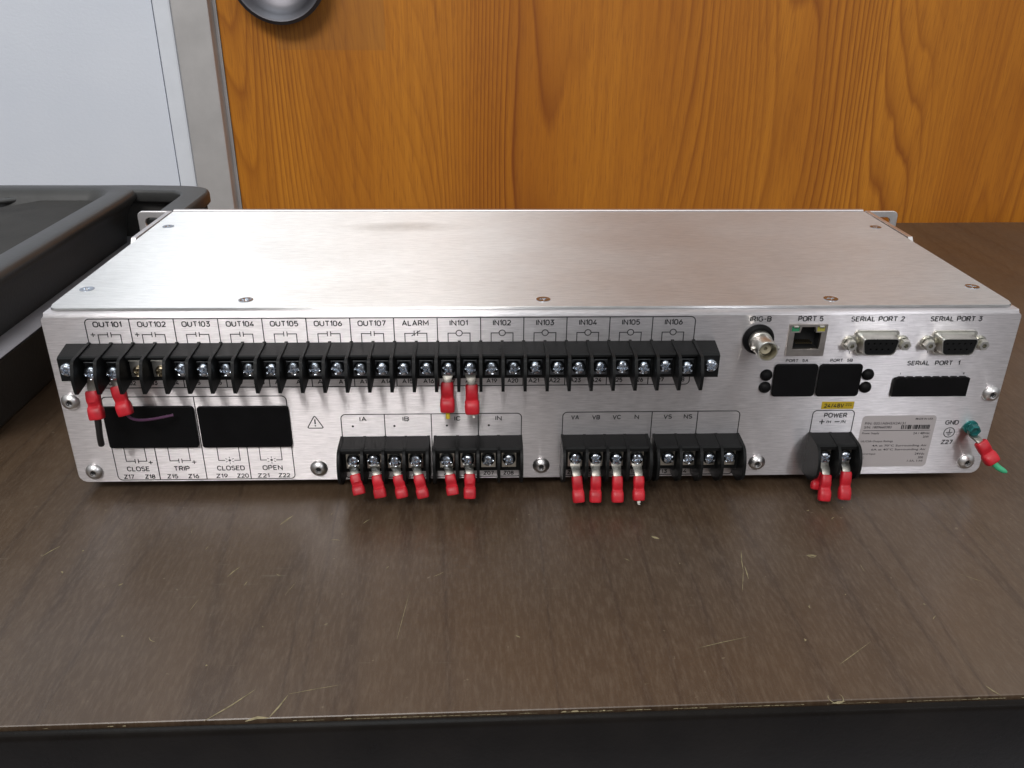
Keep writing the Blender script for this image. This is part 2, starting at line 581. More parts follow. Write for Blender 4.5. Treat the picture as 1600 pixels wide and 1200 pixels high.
# single-line drafting letters: width, [(points, closed)]
GLYPH = {
    'A': (.74, [([(0, 0), (.37, 1), (.74, 0)], 0), ([(.12, .31), (.62, .31)], 0)]),
    'B': (.62, [([(0, .52), (.36, .52)] + _a(.36, .76, .23, .24, -90, 90) + [(0, 1), (0, 0), (.36, 0)] + _a(.36, .26, .26, .26, -90, 90), 0)]),
    'C': (.66, [(_a(.36, .66, .30, .34, 25, 90) + _a(.34, .66, .34, .34, 90, 180) + _a(.34, .34, .34, .34, 180, 270) + _a(.36, .34, .30, .34, 270, 335), 0)]),
    'D': (.68, [([(0, 0), (0, 1), (.34, 1)] + _a(.36, .68, .32, .32, 90, 0) + _a(.36, .32, .32, .32, 0, -90) + [(0, 0)], 0)]),
    'E': (.54, [([(.54, 0), (0, 0), (0, 1), (.54, 1)], 0), ([(0, .52), (.46, .52)], 0)]),
    'G': (.70, [(_a(.36, .68, .32, .32, 30, 90) + _a(.34, .66, .34, .34, 90, 180) + _a(.34, .34, .34, .34, 180, 270) + _a(.40, .30, .30, .30, 270, 360) + [(.70, .48), (.42, .48)], 0)]),
    'H': (.66, [([(0, 0), (0, 1)], 0), ([(.66, 0), (.66, 1)], 0), ([(0, .5), (.66, .5)], 0)]),
    'I': (.0, [([(0, 0), (0, 1)], 0)]),
    'L': (.50, [([(0, 1), (0, 0), (.50, 0)], 0)]),
    'M': (.80, [([(0, 0), (0, 1), (.40, .30), (.80, 1), (.80, 0)], 0)]),
    'N': (.66, [([(0, 0), (0, 1), (.66, 0), (.66, 1)], 0)]),
    'O': (.72, [(_O(.72), 1)]),
    'P': (.60, [([(0, 0), (0, 1), (.34, 1)] + _a(.34, .72, .27, .28, 90, -90) + [(0, .44)], 0)]),
    'R': (.62, [([(0, 0), (0, 1), (.34, 1)] + _a(.34, .73, .27, .27, 90, -90) + [(0, .46)], 0), ([(.34, .46), (.62, 0)], 0)]),
    'S': (.60, [(_a(.32, .74, .26, .26, 35, 90) + _a(.28, .75, .26, .25, 90, 215) + [(.30, .52)] + _a(.32, .26, .28, .26, 60, -90) + _a(.28, .26, .28, .26, 270, 205), 0)]),
    'T': (.64, [([(0, 1), (.64, 1)], 0), ([(.32, 1), (.32, 0)], 0)]),
    'U': (.66, [([(0, 1), (0, .33)] + _a(.33, .33, .33, .33, 180, 360) + [(.66, 1)], 0)]),
    'V': (.70, [([(0, 1), (.35, 0), (.70, 1)], 0)]),
    'W': (.98, [([(0, 1), (.24, 0), (.49, .9), (.74, 0), (.98, 1)], 0)]),
    'Z': (.60, [([(0, 1), (.60, 1), (0, 0), (.60, 0)], 0)]),
    '0': (.58, [(_O(.58, .28), 1)]),
    '1': (.20, [([(0, .80), (.20, 1), (.20, 0)], 0)]),
    '2': (.56, [(_a(.28, .72, .27, .28, 165, -25) + [(0, 0), (.58, 0)], 0)]),
    '3': (.56, [([(.02, 1), (.52, 1), (.24, .60)] + _a(.26, .31, .29, .31, 80, -90) + _a(.26, .30, .27, .30, 270, 200), 0)]),
    '4': (.60, [([(.60, .24), (0, .24), (.40, 1)], 0), ([(.43, .48), (.43, 0)], 0)]),
    '5': (.56, [([(.52, 1), (.08, 1), (.04, .55)] + _a(.28, .32, .28, .32, 110, -90) + _a(.26, .32, .26, .32, 270, 210), 0)]),
    '6': (.56, [([(.40, 1), (.06, .46)], 0), (_a(.28, .30, .28, .30, 0, 360, 18)[:-1], 1)]),
    '7': (.54, [([(0, 1), (.54, 1), (.18, 0)], 0)]),
    '8': (.56, [(_a(.28, .75, .24, .25, 0, 360, 16)[:-1], 1), (_a(.28, .26, .28, .26, 0, 360, 16)[:-1], 1)]),
    '9': (.56, [([(.16, 0), (.50, .54)], 0), (_a(.28, .70, .28, .30, 0, 360, 18)[:-1], 1)]),
    '-': (.34, [([(0, .45), (.34, .45)], 0)]),
    '/': (.36, [([(0, -.05), (.36, 1.05)], 0)]),
    ' ': (.22, []),
}


def plate_text(txt, x0, x1, z0, z1, w=None, y=-0.12, name='lettering'):
    """engraver-style lettering fitted between x0..x1 and z0..z1 (mm)"""
    h = z1 - z0
    w = w or h * 0.175
    bm = bmesh.new()
    gap = 0.27
    tot = sum(GLYPH[c][0] for c in txt) + gap * (len(txt) - 1)
    fx = (x1 - x0 - w) / max(tot, 0.01) if tot > 0.05 else h
    x = x0 + w / 2
    hh = h - w
    zb = z0 + w / 2
    for i, c in enumerate(txt):
        g = GLYPH[c]
        for pts, cl in g[1]:
            stroke(bm, [(x + px * fx, zb + pz * hh) for px, pz in pts], w, bool(cl), y=y - 0.003 * (i % 2))
            y -= 0.0015
        y += 0.0015 * len(g[1])
        x += (g[0] + gap) * fx
    return mesh_from(bm, name)


def add_tube(bm, pts, r, seg=10, cap=True):
    P = [Vector(q) for q in pts]
    rings = []
    up = Vector((0.13, 0.31, 0.94))
    for i, q in enumerate(P):
        d = (P[min(i + 1, len(P) - 1)] - P[max(i - 1, 0)]).normalized()
        a = d.cross(up).normalized()
        b = d.cross(a).normalized()
        rr = r[i] if isinstance(r, (list, tuple)) else r
        rings.append([bm.verts.new(q + a * rr * math.cos(2 * math.pi * k_ / seg) + b * rr * math.sin(2 * math.pi * k_ / seg)) for k_ in range(seg)])
    for A, B in zip(rings, rings[1:]):
        for i in range(seg):
            bm.faces.new((A[i], A[(i + 1) % seg], B[(i + 1) % seg], B[i]))
    if cap:
        bm.faces.new(rings[0][::-1])
        bm.faces.new(rings[-1])


def bez(a, b, c, d, n=12):
    a, b, c, d = map(Vector, (a, b, c, d))
    return [a * (1 - t) ** 3 + b * 3 * t * (1 - t) ** 2 + c * 3 * t * t * (1 - t) + d * t ** 3 for t in [i / n for i in range(n + 1)]]


# ================================================================== setting
ROT = math.radians(0.9)
ORG = Vector((0.0, -0.1425, 0))
TZ = -0.007            # bench top
FZ = -0.76             # floor
RM = Matrix.Rotation(ROT, 4, 'Z')


def room(o, loc):
    """places an object given in the bench/room frame"""
    o.matrix_world = Matrix.Translation(ORG) @ RM @ Matrix.Translation(loc)


bm = bmesh.new()
add_box(bm, (0, 0, -0.02), (5, 5, 0.04))
fl = put('floor', mesh_from(bm, 'floor', mm=False), M['floor'], None, (0, 0, FZ))
fl['kind'] = 'structure'

DY = 0.676             # door plane in the room frame
wall_me = bmesh.new()
add_box(wall_me, (-0.45 - 0.322, DY - 0.008 + 0.05, 0.5 + FZ / 2), (0.90, 0.10, 1.0 - FZ))
wl = put('wall', mesh_from(wall_me, 'wall', mm=False), M['wall'])
room(wl, (0, 0, 0))
wl['kind'] = 'structure'


def rthing(name, label, cat):
    o = bpy.data.objects.new(name, None)
    COL.objects.link(o)
    room(o, (0, 0, 0))
    o['label'] = label
    o['category'] = cat
    return o


def rpart(name, bm, mat, parent, smooth=None, me=None):
    o = bpy.data.objects.new(name, me or mesh_from(bm, name, smooth, mm=False))
    COL.objects.link(o)
    if not o.data.materials:
        o.data.materials.append(mat)
    o.parent = parent
    return o


# --- door frame
fr = rthing('door_frame', 'grey painted metal door frame between pale wall panel and wooden door', 'door frame')
zc, zh = (1.0 + FZ) / 2, 1.0 - FZ
bm = bmesh.new()
add_box(bm, (-0.2855, DY + 0.02, zc), (0.034, 0.072, zh), 0.0015)
rpart('jamb_face', bm, M['frame'], fr)
bm = bmesh.new()
add_box(bm, (-0.3125, DY + 0.033, zc), (0.0165, 0.088, zh), 0.002)
rpart('edge_trim', bm, M['trim'], fr)
bm = bmesh.new()
add_box(bm, (-0.3213, DY + 0.046, zc), (0.0011, 0.10, zh))
rpart('dark_joint', bm, M['gap'], fr)
bm = bmesh.new()
add_box(bm, (-0.2668, DY + 0.028, zc), (0.0032, 0.055, zh))
rpart('door_stop', bm, M['frame'], fr)

# --- door
dr = rthing('door', 'orange oak veneer door with vertical grain behind the bench', 'door')
bm = bmesh.new()
add_box(bm, (-0.2647 + 0.455, DY + 0.022, zc), (0.91, 0.044, zh - 0.01), 0.001)
rpart('door_slab', bm, M['door'], dr)
kb = at(441, 39, 1, 0.508)
bm = bmesh.new()
kc = (RM.inverted() @ (Vector((kb.x, kb.y, kb.z)) - ORG))
R0 = 0.0445
add_lathe(bm, [(0, -0.010), (0.014, -0.0098), (0.028, -0.0075), (0.0355, -0.002), (0.0390, 0.0028), (0.0415, 0.0040), (R0, 0.002), (0.0440, -0.006), (0.036, -0.011), (0.020, -0.013), (0.0135, -0.015), (0.0135, -0.030)],
          48, '-y', (kc.x, kc.y, kc.z + R0))
kn = rpart('door_knob', bm, M['knob'], dr, 40)
bm = bmesh.new()
add_lathe(bm, [(0.0136, 0.009), (0.026, 0.007), (0.030, 0.0), (0.0295, -0.001)], 40, '-y', (kc.x, DY, kc.z + R0))
rpart('knob_rosette', bm, M['knob'], kn, 40)

# --- bench
TX0, TX1, TY1, TH = -0.85, 0.95, 0.647, 0.034
tb = rthing('work_bench', 'dark walnut laminate bench top with scratches and chipped front edge', 'table')
tb.location.z = TZ
bm = bmesh.new()
add_box(bm, ((TX0 + TX1) / 2, TY1 / 2 + 0.001, -TH / 2), (TX1 - TX0, TY1 - 0.002, TH), 0.0003, 1)
rpart('bench_top', bm, M['table'], tb)
bm = bmesh.new()   # front edge band with a rolled upper lip
pr = [(0.0, -0.0003), (-0.0010, -0.0004), (-0.0018, -0.0008), (-0.0023, -0.0016), (-0.0026, -0.0030), (-0.0026, -0.0325), (-0.0018, -0.0348), (0.0, -0.0350)]
add_prism(bm, pr, TX0, TX1)
rpart('front_edge_band', bm, M['edge'], tb, 30)
bm = bmesh.new()
add_box(bm, (TX0 - 0.0012, TY1 / 2, -TH / 2 - 0.0006), (0.0022, TY1, TH), 0.0008)
rpart('side_edge_band', bm, M['edge'], tb)
bm = bmesh.new()
add_box(bm, ((TX0 + TX1) / 2, TY1 + 0.0011, -TH / 2 - 0.0006), (TX1 - TX0, 0.002, TH), 0.0008)
rpart('back_edge_band', bm, M['edge'], tb)
for lx in (TX0 + 0.10, TX1 - 0.10):
    for ly in (0.10, TY1 - 0.08):
        bm = bmesh.new()
        add_box(bm, (lx, ly, (FZ - TZ - TH) / 2), (0.045, 0.045, -(FZ - TZ) - TH), 0.002)
        rpart('leg', bm, M['table_leg'], tb)
# long scratches and chips that can be told apart
SCR = [((-121, -143), (-107, -129), 0.6), ((-107, -143.4), (-99.4, -142.1), 1.3), ((-99.4, -142.1), (-95, -132), 0.7), ((-95, -131.5), (-77, -127.5), 0.25),
       ((-119.7, -27.7), (-115.3, -20.5), 1.1), ((-217.8, -49.7), (-213, -42), 0.5), ((-177.2, -70), (-175.8, -68.8), 0.7), ((-133.8, -65.6), (-130.2, -58.7), 0.6),
       ((87.9, -52), (84.9, -66), 0.45), ((84.9, -66), (80.6, -80), 0.25), ((115.7, -56.1), (120, -56.2), 0.9), ((50, -40.3), (53.2, -42.4), 1.5), ((-59.3, -105), (-56.6, -77), 0.22),
       ((54.6, -112.2), (75.7, -106.5), 0.3), ((104.6, -122.4), (121.6, -110.4), 0.3), ((95.3, -140.7), (100.4, -139.6), 0.8), ((153.8, -133.7), (156.9, -138.6), 0.6)]
rs = random.Random(3)
for i in range(30):
    x, y = rs.uniform(-230, 210), rs.uniform(-135, -18)
    a = rs.choice((0.7, 0.5, 1.1, 2.4, 1.5)) + rs.uniform(-0.3, 0.3)
    l = rs.choice((1, 1.5, 2, 3, 5, 9))
    SCR.append(((x, y), (x + l * math.cos(a), y + l * math.sin(a)), rs.uniform(0.15, 0.5) if l > 2 else rs.uniform(0.4, 0.9)))
bm = bmesh.new()
inv = (Matrix.Translation(ORG) @ RM).inverted()
for (a, b, w) in SCR:
    A = inv @ Vector((a[0] * S, a[1] * S, 0))
    B = inv @ Vector((b[0] * S, b[1] * S, 0))
    d = (B - A).normalized()
    n_ = Vector((-d.y, d.x, 0)) * (w * S / 2)
    mid = (A + B) / 2 + n_ * rs.uniform(-1.5, 1.5)
    pts = [(A, 0.25), (A.lerp(mid, 0.5), 0.8), (mid, 1.0), (B.lerp(mid, 0.5), 0.7), (B, 0.15)]
    prev = None
    for q, s_ in pts:
        if q.y < 0.0006:
            q = Vector((q.x, 0.0006, 0))
        u = bm.verts.new((q.x + n_.x * s_, q.y + n_.y * s_, 0.00012))
        v = bm.verts.new((q.x - n_.x * s_, q.y - n_.y * s_, 0.00012))
        if prev:
            bm.faces.new((prev[0], u, v, prev[1]))
        prev = (u, v)
x = -0.24
while x < 0.32:       # worn pale line where the laminate meets the band
    l = rs.uniform(0.0006, 0.004)
    if x > -0.10 or rs.random() < 0.12:
        w = rs.uniform(0.00008, 0.0003) * (3.0 if rs.random() < 0.05 else 1)
        vs = [bm.verts.new(q) for q in ((x, 0.0003, 0.00012), (x + l, 0.0003, 0.00012), (x + l * 0.75, 0.0003 + w, 0.00012), (x + l * 0.3, 0.0003 + w * 0.8, 0.00012))]
        bm.faces.new(vs)
    x += l * 0.8 + (rs.uniform(0.002, 0.012) if rs.random() < 0.06 else 0)
# curved nicks
for (cx_, cy_, rad, a0, a1, w) in ((97.6, -138.0, 2.6, 150, 400, 0.45), (118.0, -55.0, 2.4, 200, 330, 0.5), (34, -60, 3.5, 20, 70, 0.3), (-93, -45, 5, 60, 110, 0.35), (-150, -100, 4, 200, 260, 0.3), (140, -30, 3, 100, 160, 0.35)):
    prev = None
    for i in range(13):
        t = math.radians(a0 + (a1 - a0) * i / 12)
        ww = w * S * (0.25 + 0.75 * math.sin(math.pi * i / 12)) / 2
        q = inv @ Vector((cx_ * S, cy_ * S, 0))
        u = bm.verts.new((q.x + (rad * S + ww) * math.cos(t), q.y + (rad * S + ww) * math.sin(t), 0.00014))
        v = bm.verts.new((q.x + (rad * S - ww) * math.cos(t), q.y + (rad * S - ww) * math.sin(t), 0.00014))
        if prev:
            bm.faces.new((prev[0], u, v, prev[1]))
        prev = (u, v)
so = rpart('scratches', bm, M['chip'], tb)
so['kind'] = 'stuff'

# --- black plastic tote standing on the bench
RZ = 0.082
ct = thing('storage_tote', 'black plastic tote with wide moulded rim on the bench beside the silver unit', 'tote', (-0.50, 0.10, TZ))


def loft(bm, rings, close_last=True):
    R2 = []
    for (x0, y0, x1, y1, r, z) in rings:
        R2.append([bm.verts.new((x, y, z)) for x, y in rrect(x0, y0, x1, y1, r, 6)])
    for A, B in zip(R2, R2[1:]):
        n = len(A)
        for i in range(n):
            bm.faces.new((A[i], A[(i + 1) % n], B[(i + 1) % n], B[i]))
    if close_last:
        bm.faces.new(R2[-1])
    return R2


X0, Y0, X1, Y1 = -0.74, 0.015, -0.2745, 0.286
t_ = 0.0185


def ins(d, r, z):
    return (X0 + d, Y0 + d, X1 - d, Y1 - d, r, z)


bm = bmesh.new()     # outer wall, rounded rim, inner wall and floor
rr = loft(bm, [ins(.018, .022, RZ - .072), ins(.011, .022, RZ - .037), ins(.007, .022, RZ - .014), ins(.0035, .022, RZ - .009), ins(.0008, .022, RZ - .005), ins(.0012, .022, RZ - .0022), ins(.0032, .020, RZ - .0006), ins(.006, .019, RZ),
               ins(t_ - .002, .016, RZ), ins(t_, .015, RZ - .0012), ins(t_ + .003, .015, RZ - .006), ins(t_ + .010, .015, RZ - .030)])
bm.faces.new(rr[0])
put('tray', mesh_from(bm, 'tray', 50, mm=False), M['cart'], ct, (0, 0, 0))
bm = bmesh.new()     # lower body with its stacking ledge
rr = loft(bm, [ins(.020, .022, TZ + .0002), ins(.017, .022, TZ + .004), ins(.008, .022, .034), ins(.0005, .022, .040), ins(-.0015, .022, .0425), ins(.0005, .022, .0438), ins(.012, .022, .0439)])
bm.faces.new(rr[0])
put('lower_body', mesh_from(bm, 'lower_body', 50, mm=False), M['cart'], ct, (0, 0, 0))
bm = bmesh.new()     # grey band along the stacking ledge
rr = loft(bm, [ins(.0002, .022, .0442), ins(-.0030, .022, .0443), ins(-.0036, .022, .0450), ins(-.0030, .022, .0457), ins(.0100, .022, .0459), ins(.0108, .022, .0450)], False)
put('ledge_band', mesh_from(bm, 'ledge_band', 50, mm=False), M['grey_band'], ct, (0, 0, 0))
# raised deck inside the tray
A, B = at(0, 324, 2, RZ - 0.007), at(140, 299, 2, RZ - 0.007)
bm = bmesh.new()
deck = [(A.x - 0.2, A.y - 0.10), (A.x, A.y), (B.x - 0.006, B.y - 0.004), (X1 - t_ - 0.006, B.y - 0.008), (X1 - t_ - 0.006, Y0 + t_ + .02), (A.x - 0.2, Y0 + t_ + .02)]
lo_ = [bm.verts.new((x, y, RZ - 0.0285)) for x, y in deck]
hi_ = [bm.verts.new((x, y, RZ - 0.0075)) for x, y in deck]
bm.faces.new(hi_)
for i in range(6):
    bm.faces.new((lo_[i], lo_[(i + 1) % 6], hi_[(i + 1) % 6], hi_[i]))
bmesh.ops.bevel(bm, geom=[e for e in bm.edges if all(v in hi_ for v in e.verts)], offset=0.002, segments=3, affect='EDGES')
put('tray_deck', mesh_from(bm, 'tray_deck', 40, mm=False), M['cart_deck'], ct, (0, 0, 0))
bm = bmesh.new()      # raised lip along the edge of the deck
lz = RZ - 0.0072
add_tube(bm, bez((A.x - 0.2, A.y - 0.10, lz), (A.x - 0.05, A.y - 0.02, lz), (B.x - 0.03, B.y - 0.006, lz), (B.x, B.y - 0.006, lz - .0006), 14), 0.0022, 10)
put('deck_lip', mesh_from(bm, 'deck_lip', 60, mm=False), M['cart'], ct, (0, 0, 0))
bm = bmesh.new()
add_box(bm, ((X0 + X1) / 2, (Y0 + Y1) / 2, RZ - 0.0292), (X1 - X0 - 0.05, Y1 - Y0 - 0.05, 0.0012))
put('tray_liner', mesh_from(bm, 'tray_liner', mm=False), M['cart_deck'], ct, (0, 0, 0))
# handle: a flat moulded bar round an open pocket at the far corner
c1, c2 = at(318, 302, 2, RZ), at(284, 325, 2, RZ)
hx1, hy0, hx0, hb = c1.x, 0.190, X1 - 0.004, 0.0135
bm = bmesh.new()
lp = [(hx0 - 0.03, Y1 - 0.0045), (hx0, Y1 - 0.004), (hx1 - 0.024, Y1 - 0.006)]
lp += [(hx1 - 0.020 + 0.020 * math.sin(a), Y1 - 0.028 + 0.021 * math.cos(a)) for a in [math.radians(q) for q in (15, 30, 45, 60, 75, 90)]]
lp += [(hx1, hy0), (hx1 - hb, hy0)]
lp += [(hx1 - hb, Y1 - 0.036), (hx1 - hb - 0.003, Y1 - 0.027), (hx1 - hb - 0.010, Y1 - 0.021), (hx0, Y1 - 0.0185), (hx0 - 0.03, Y1 - 0.0165)]
put('handle', curve_mesh([lp], 0.009, 'handle', 0.002, mm=False, plane='xy'), M['cart'], ct, (0, 0, RZ - 0.0003))
bm = bmesh.new()      # pocket walls under the handle
zt_ = RZ - 0.0085
add_box(bm, (hx1 - 0.004, (hy0 + Y1 - 0.02) / 2, (0.036 + zt_) / 2), (0.004, Y1 - 0.02 - hy0, zt_ - 0.036), 0.001)
add_box(bm, ((X1 - 0.03 + hx1 - 0.006) / 2, Y1 - 0.012, (TZ + 0.0004 + zt_) / 2), (hx1 - 0.006 - X1 + 0.03, 0.004, zt_ - TZ - 0.0004), 0.001)
put('handle_pocket', mesh_from(bm, 'handle_pocket', mm=False), M['cart_deck'], ct, (0, 0, 0))

# ================================================================== the relay
DEP, HH = 178.0, 87.8
RL = thing('protective_relay', 'silver rack-mount protective relay with terminal strips facing outward on the bench', 'relay', (0, 0.09, TZ))


def part(name, bm, mat, parent=RL, smooth=None, loc=(0, 0, 0)):
    me = bm if isinstance(bm, bpy.types.Mesh) else mesh_from(bm, name, smooth)
    return put(name, me, mat, parent, tuple(v * S for v in loc))


# --- rear panel with cut-outs
RJ = (113.9, 64.7, 131.3, 80.1)
holes = [rrect(RJ[0] + .3, RJ[1] + .3, RJ[2] - .3, RJ[3] - .3, .3, 2)]
outer = [(-220.5, 4.0)]
outer = [q for q in rrect(-220.5, 0.2, 220.5, 84.6, 4.0, 6) if q[1] < 40] 
outer = outer[:0] + rrect(-220.5, 60, 220.5, 84.6, 1.5, 5)[:12] + outer
# square the upper edge where the fold begins
outer = [(x, z) for x, z in outer]
pm = curve_mesh([outer] + holes, 1.6, 'rear_panel', 0.25)
PN = part('rear_panel', pm, M['panel'])
bm = bmesh.new()     # rolled top flange
prof = []
rb = 2.4
for i in range(9):
    a = math.radians(90 * i / 8)
    prof.append((rb - rb * math.cos(a) + 0.0, 83.95 + rb * math.sin(a)))
inner_ = [(y + 1.0, z - 1.0) for y, z in prof[::-1]]
full = prof + [(6.0, 86.36), (6.0, 85.4), (2.6, 85.2), (1.7, 84.2)]
add_prism(bm, full, -219.4, 219.4)
part('top_flange', bm, M['panel'], PN, 25)

# --- case
bm = bmesh.new()
add_box(bm, (-219.4, 90, 43.2), (1.6, 176, 86.0), 0.3)
part('side_plate', bm, M['alu'])
bm = bmesh.new()
add_box(bm, (219.4, 90, 43.2), (1.6, 176, 86.0), 0.3)
part('side_plate', bm, M['alu'])
bm = bmesh.new()
add_box(bm, (0, 90, 0.7), (437, 176, 1.2), 0.3)
part('bottom_plate', bm, M['alu'])
lid_o = [(-219.6, 177.6), (-218.6, 9), (-217.4, 5.0), (-215, 3.6), (215, 3.6), (217.4, 5.0), (218.6, 9), (219.6, 177.6)]
SCREWS = [(-210.8, 141.8), (-211.6, 29.2), (-133.8, 13.3), (2.1, 12.7), (136, 12.1), (211.8, 28.8), (210.8, 138.9)]
lm = curve_mesh([lid_o], 1.3, 'top_cover', 0.2, plane='xy')
LID = part('top_cover', lm, M['lid'], RL, None, (0, 0, HH))
# faceplate seen edge-on at the far side
bm = bmesh.new()
add_box(bm, (0, 180.3, 44.2), (440, 3.2, 88.6), 0.5)
part('faceplate', bm, M['alu'])


def screw_mesh(name, r, h, rec_l, rec_w, rec_d, kind='pan', seg=48, rings=9):
    """driven head: dome profile with a cross recess, axis towards -y"""
    bm = bmesh.new()
    prev = None
    prof = []
    for i in range(rings + 1):
        q = i / rings
        rr_ = r * q
        if kind == 'pan':
            hh = h * (1 - 0.28 * q ** 2 - 0.55 * q ** 8)
        else:
            hh = h * (1 - 0.15 * q ** 4)
        prof.append((rr_, hh))
    vs = []
    for i, (rr_, hh) in enumerate(prof):
        ring = []
        for s_ in range(seg if i else 1):
            t = 2 * math.pi * s_ / seg
            x, z = rr_ * math.cos(t), rr_ * math.sin(t)
            d = 0
            if (abs(x) < rec_w and abs(z) < rec_l) or (abs(z) < rec_w and abs(x) < rec_l):
                d = rec_d * (1 - 0.55 * max(abs(x), abs(z)) / rec_l)
            ring.append(bm.verts.new((x, -(hh - d), z)))
        vs.append(ring)
    vs.append([bm.verts.new((v.co.x, 0.0, v.co.z)) for v in vs[-1]])
    for a, b in zip(vs, vs[1:]):
        for i in range(seg):
            j = (i + 1) % seg
            if len(a) == 1:
                bm.faces.new((a[0], b[i], b[j]))
            else:
                bm.faces.new((a[i], a[j], b[j], b[i]))
    return mesh_from(bm, name, 50)


FLAT = screw_mesh('cover_screw', 3.3, 0.45, 2.2, 0.42, 0.5, 'flat', 32, 8)
for (x, y) in SCREWS:
    o = part('cover_screw', FLAT, M['zinc'], LID, None, (x, y, HH - 0.12))
    o.rotation_euler = (-math.pi / 2, 0, 0)
    o.rotation_euler = Matrix.Rotation(-math.pi / 2, 3, 'X').to_euler()
    o.rotation_euler.rotate(Matrix.Rotation(random.uniform(0, 3), 3, 'Z'))

# --- mounting brackets with slotted ears
for sx in (-1, 1):
    r_ = part('mounting_bracket', curve_mesh([rrect(min(sx * 221.2, sx * 241.3), 3, max(sx * 221.2, sx * 241.3), 87.9, 3.0, 5),
                                              rrect(sx * 232.5 - 5.2, 77.2, sx * 232.5 + 5.2, 84.6, 3.4, 6),
                                              rrect(sx * 232.5 - 5.2, 10.0, sx * 232.5 + 5.2, 17.0, 3.4, 6)], 2.3, 'mounting_bracket', 0.35), M['alu'], RL, None, (0, 176.2, 0))
    bm = bmesh.new()
    pts = [(113.5, 4), (113.5, 84.5), (116.5, 88.2), (178.0, 88.2), (178.0, 4)]
    add_prism(bm, pts, sx * 220.3, sx * 222.9)
    part('bracket_web', bm, M['alu'], r_)

# --- feet
for sx in (-1, 1):
    for y in (18, 160):
        bm = bmesh.new()
        add_lathe(bm, [(0, -7.0), (6.2, -7.0), (7.2, -6.2), (7.8, 0.4), (0, 0.4)], 24, 'z', (sx * 190, y, 0))
        part('foot', bm, M['rubber'], RL, 40)

# --- button-head panel screws
bm = bmesh.new()
add_lathe(bm, [(0, 1.2), (1.35, 1.2), (1.4, 2.05), (1.9, 2.2), (3.0, 1.7), (3.9, 0.85), (4.2, 0.25), (4.2, 0.0)], 32)
BTN = mesh_from(bm, 'panel_screw', 40)
bm = bmesh.new()
add_lathe(bm, [(0, 1.26), (1.32, 1.26), (1.32, 1.22)], 6)
HEX = mesh_from(bm, 'socket', None)
for (x, z) in [(-216.0, 43.4), (-212.6, 5.9), (-105.5, 6.5), (2.1, 6.8), (108.2, 7.3), (216.2, 44.1), (213.0, 6.8)]:
    o = part('panel_screw', BTN, M['steel'], RL, None, (x, 0, z))
    part('hex_socket', HEX, M['dark'], o, None, (x, -0.05, z))

# --- printing ------------------------------------------------------------
def ink_text(t, x0, x1, z0, z1, **kw):
    return part('lettering', plate_text(t, x0, x1, z0, z1), M['ink'], PN)


def ink_lines(lines, name='printed_lines'):
    bm = bmesh.new()
    for i, ln in enumerate(lines):
        pts, w, cl = ln if len(ln) == 3 else (*ln, False)
        stroke(bm, pts, w, cl, y=-0.07 - 0.004 * (i % 8))
    return part(name, bm, M['ink'], PN)


def arc(cx, cz, r, a0, a1, n=6):
    return [(cx + r * math.cos(math.radians(a0 + (a1 - a0) * i / n)), cz + r * math.sin(math.radians(a0 + (a1 - a0) * i / n))) for i in range(n + 1)]


def open_box(x0, x1, zt, zb, r=2.2):
    """three-sided outline with round upper corners"""
    return [(x0, zb)] + arc(x0 + r, zt - r, r, 180, 90) + arc(x1 - r, zt - r, r, 90, 0) + [(x1, zb)]


PIT = 9.7225
F0 = -201.8
DIV = [F0 + 2 * PIT * i for i in range(15)]
LW = 0.45
lines = [(open_box(DIV[0], DIV[-1], 84.0, 71.5), LW)]
for x in DIV[1:-1]:
    lines.append(([(x, 83.9), (x, 71.5)], LW))
# rounded lower frame with terminal numbers
lines.append(([(DIV[0], 56)] + arc(DIV[0] + 2, 52.2, 2, 180, 270) + arc(DIV[-1] - 2, 52.2, 2, 270, 360) + [(DIV[-1], 56)], LW))
for x in DIV[1:-1]:
    lines.append(([(x, 57), (x, 50.3)], LW))
ink_lines(lines)
NAMES = ['OUT101', 'OUT102', 'OUT103', 'OUT104', 'OUT105', 'OUT106', 'OUT107', 'ALARM', 'IN101', 'IN102', 'IN103', 'IN104', 'IN105', 'IN106']
for i, nm in enumerate(NAMES):
    cx = (DIV[i] + DIV[i + 1]) / 2
    w = 12.6 if nm.startswith('OUT') else (12.0 if nm == 'ALARM' else 8.2)
    ink_text(nm, cx - w / 2 - 0.1, cx + w / 2 - 0.1, 80.1, 82.8)
    L = []
    x0, x1 = cx - 5.0, cx + 4.9
    zt = 76.5
    if nm.startswith('IN'):
        L += [([(x0, 71.5), (x0, zt), (cx - 1.4, zt)], 0.42), ([(cx + 1.4, zt), (x1, zt), (x1, 71.5)], 0.42), (circle(cx, zt, 1.4, 20), 0.42, True)]
    else:
        L += [([(x0, 71.5), (x0, zt), (cx - .75, zt)], 0.42), ([(cx + .75, zt), (x1, zt), (x1, 71.5)], 0.42),
              ([(cx - .75, zt - 1.2), (cx - .75, zt + 1.2)], 0.4), ([(cx + .75, zt - 1.2), (cx + .75, zt + 1.2)], 0.4)]
        if nm == 'ALARM':
            L.append(([(cx - 2.0, zt - 1.3), (cx + 2.0, zt + 1.3)], 0.42))
        if i < 2:
            L += [([(x0 - 3.2, zt), (x0 - 1.2, zt)], 0.42), ([(x0 - 2.2, zt - 1.0), (x0 - 2.2, zt + 1.0)], 0.42)]
    ink_lines(L, 'contact_symbol')
    for j in (0, 1):
        n_ = 2 * i + j + 1
        xx = DIV[i] + PIT * (j + 0.5)
        t = 'A%02d' % n_
        ink_text(t, xx - 2.4, xx + 2.6, 51.6, 53.8)

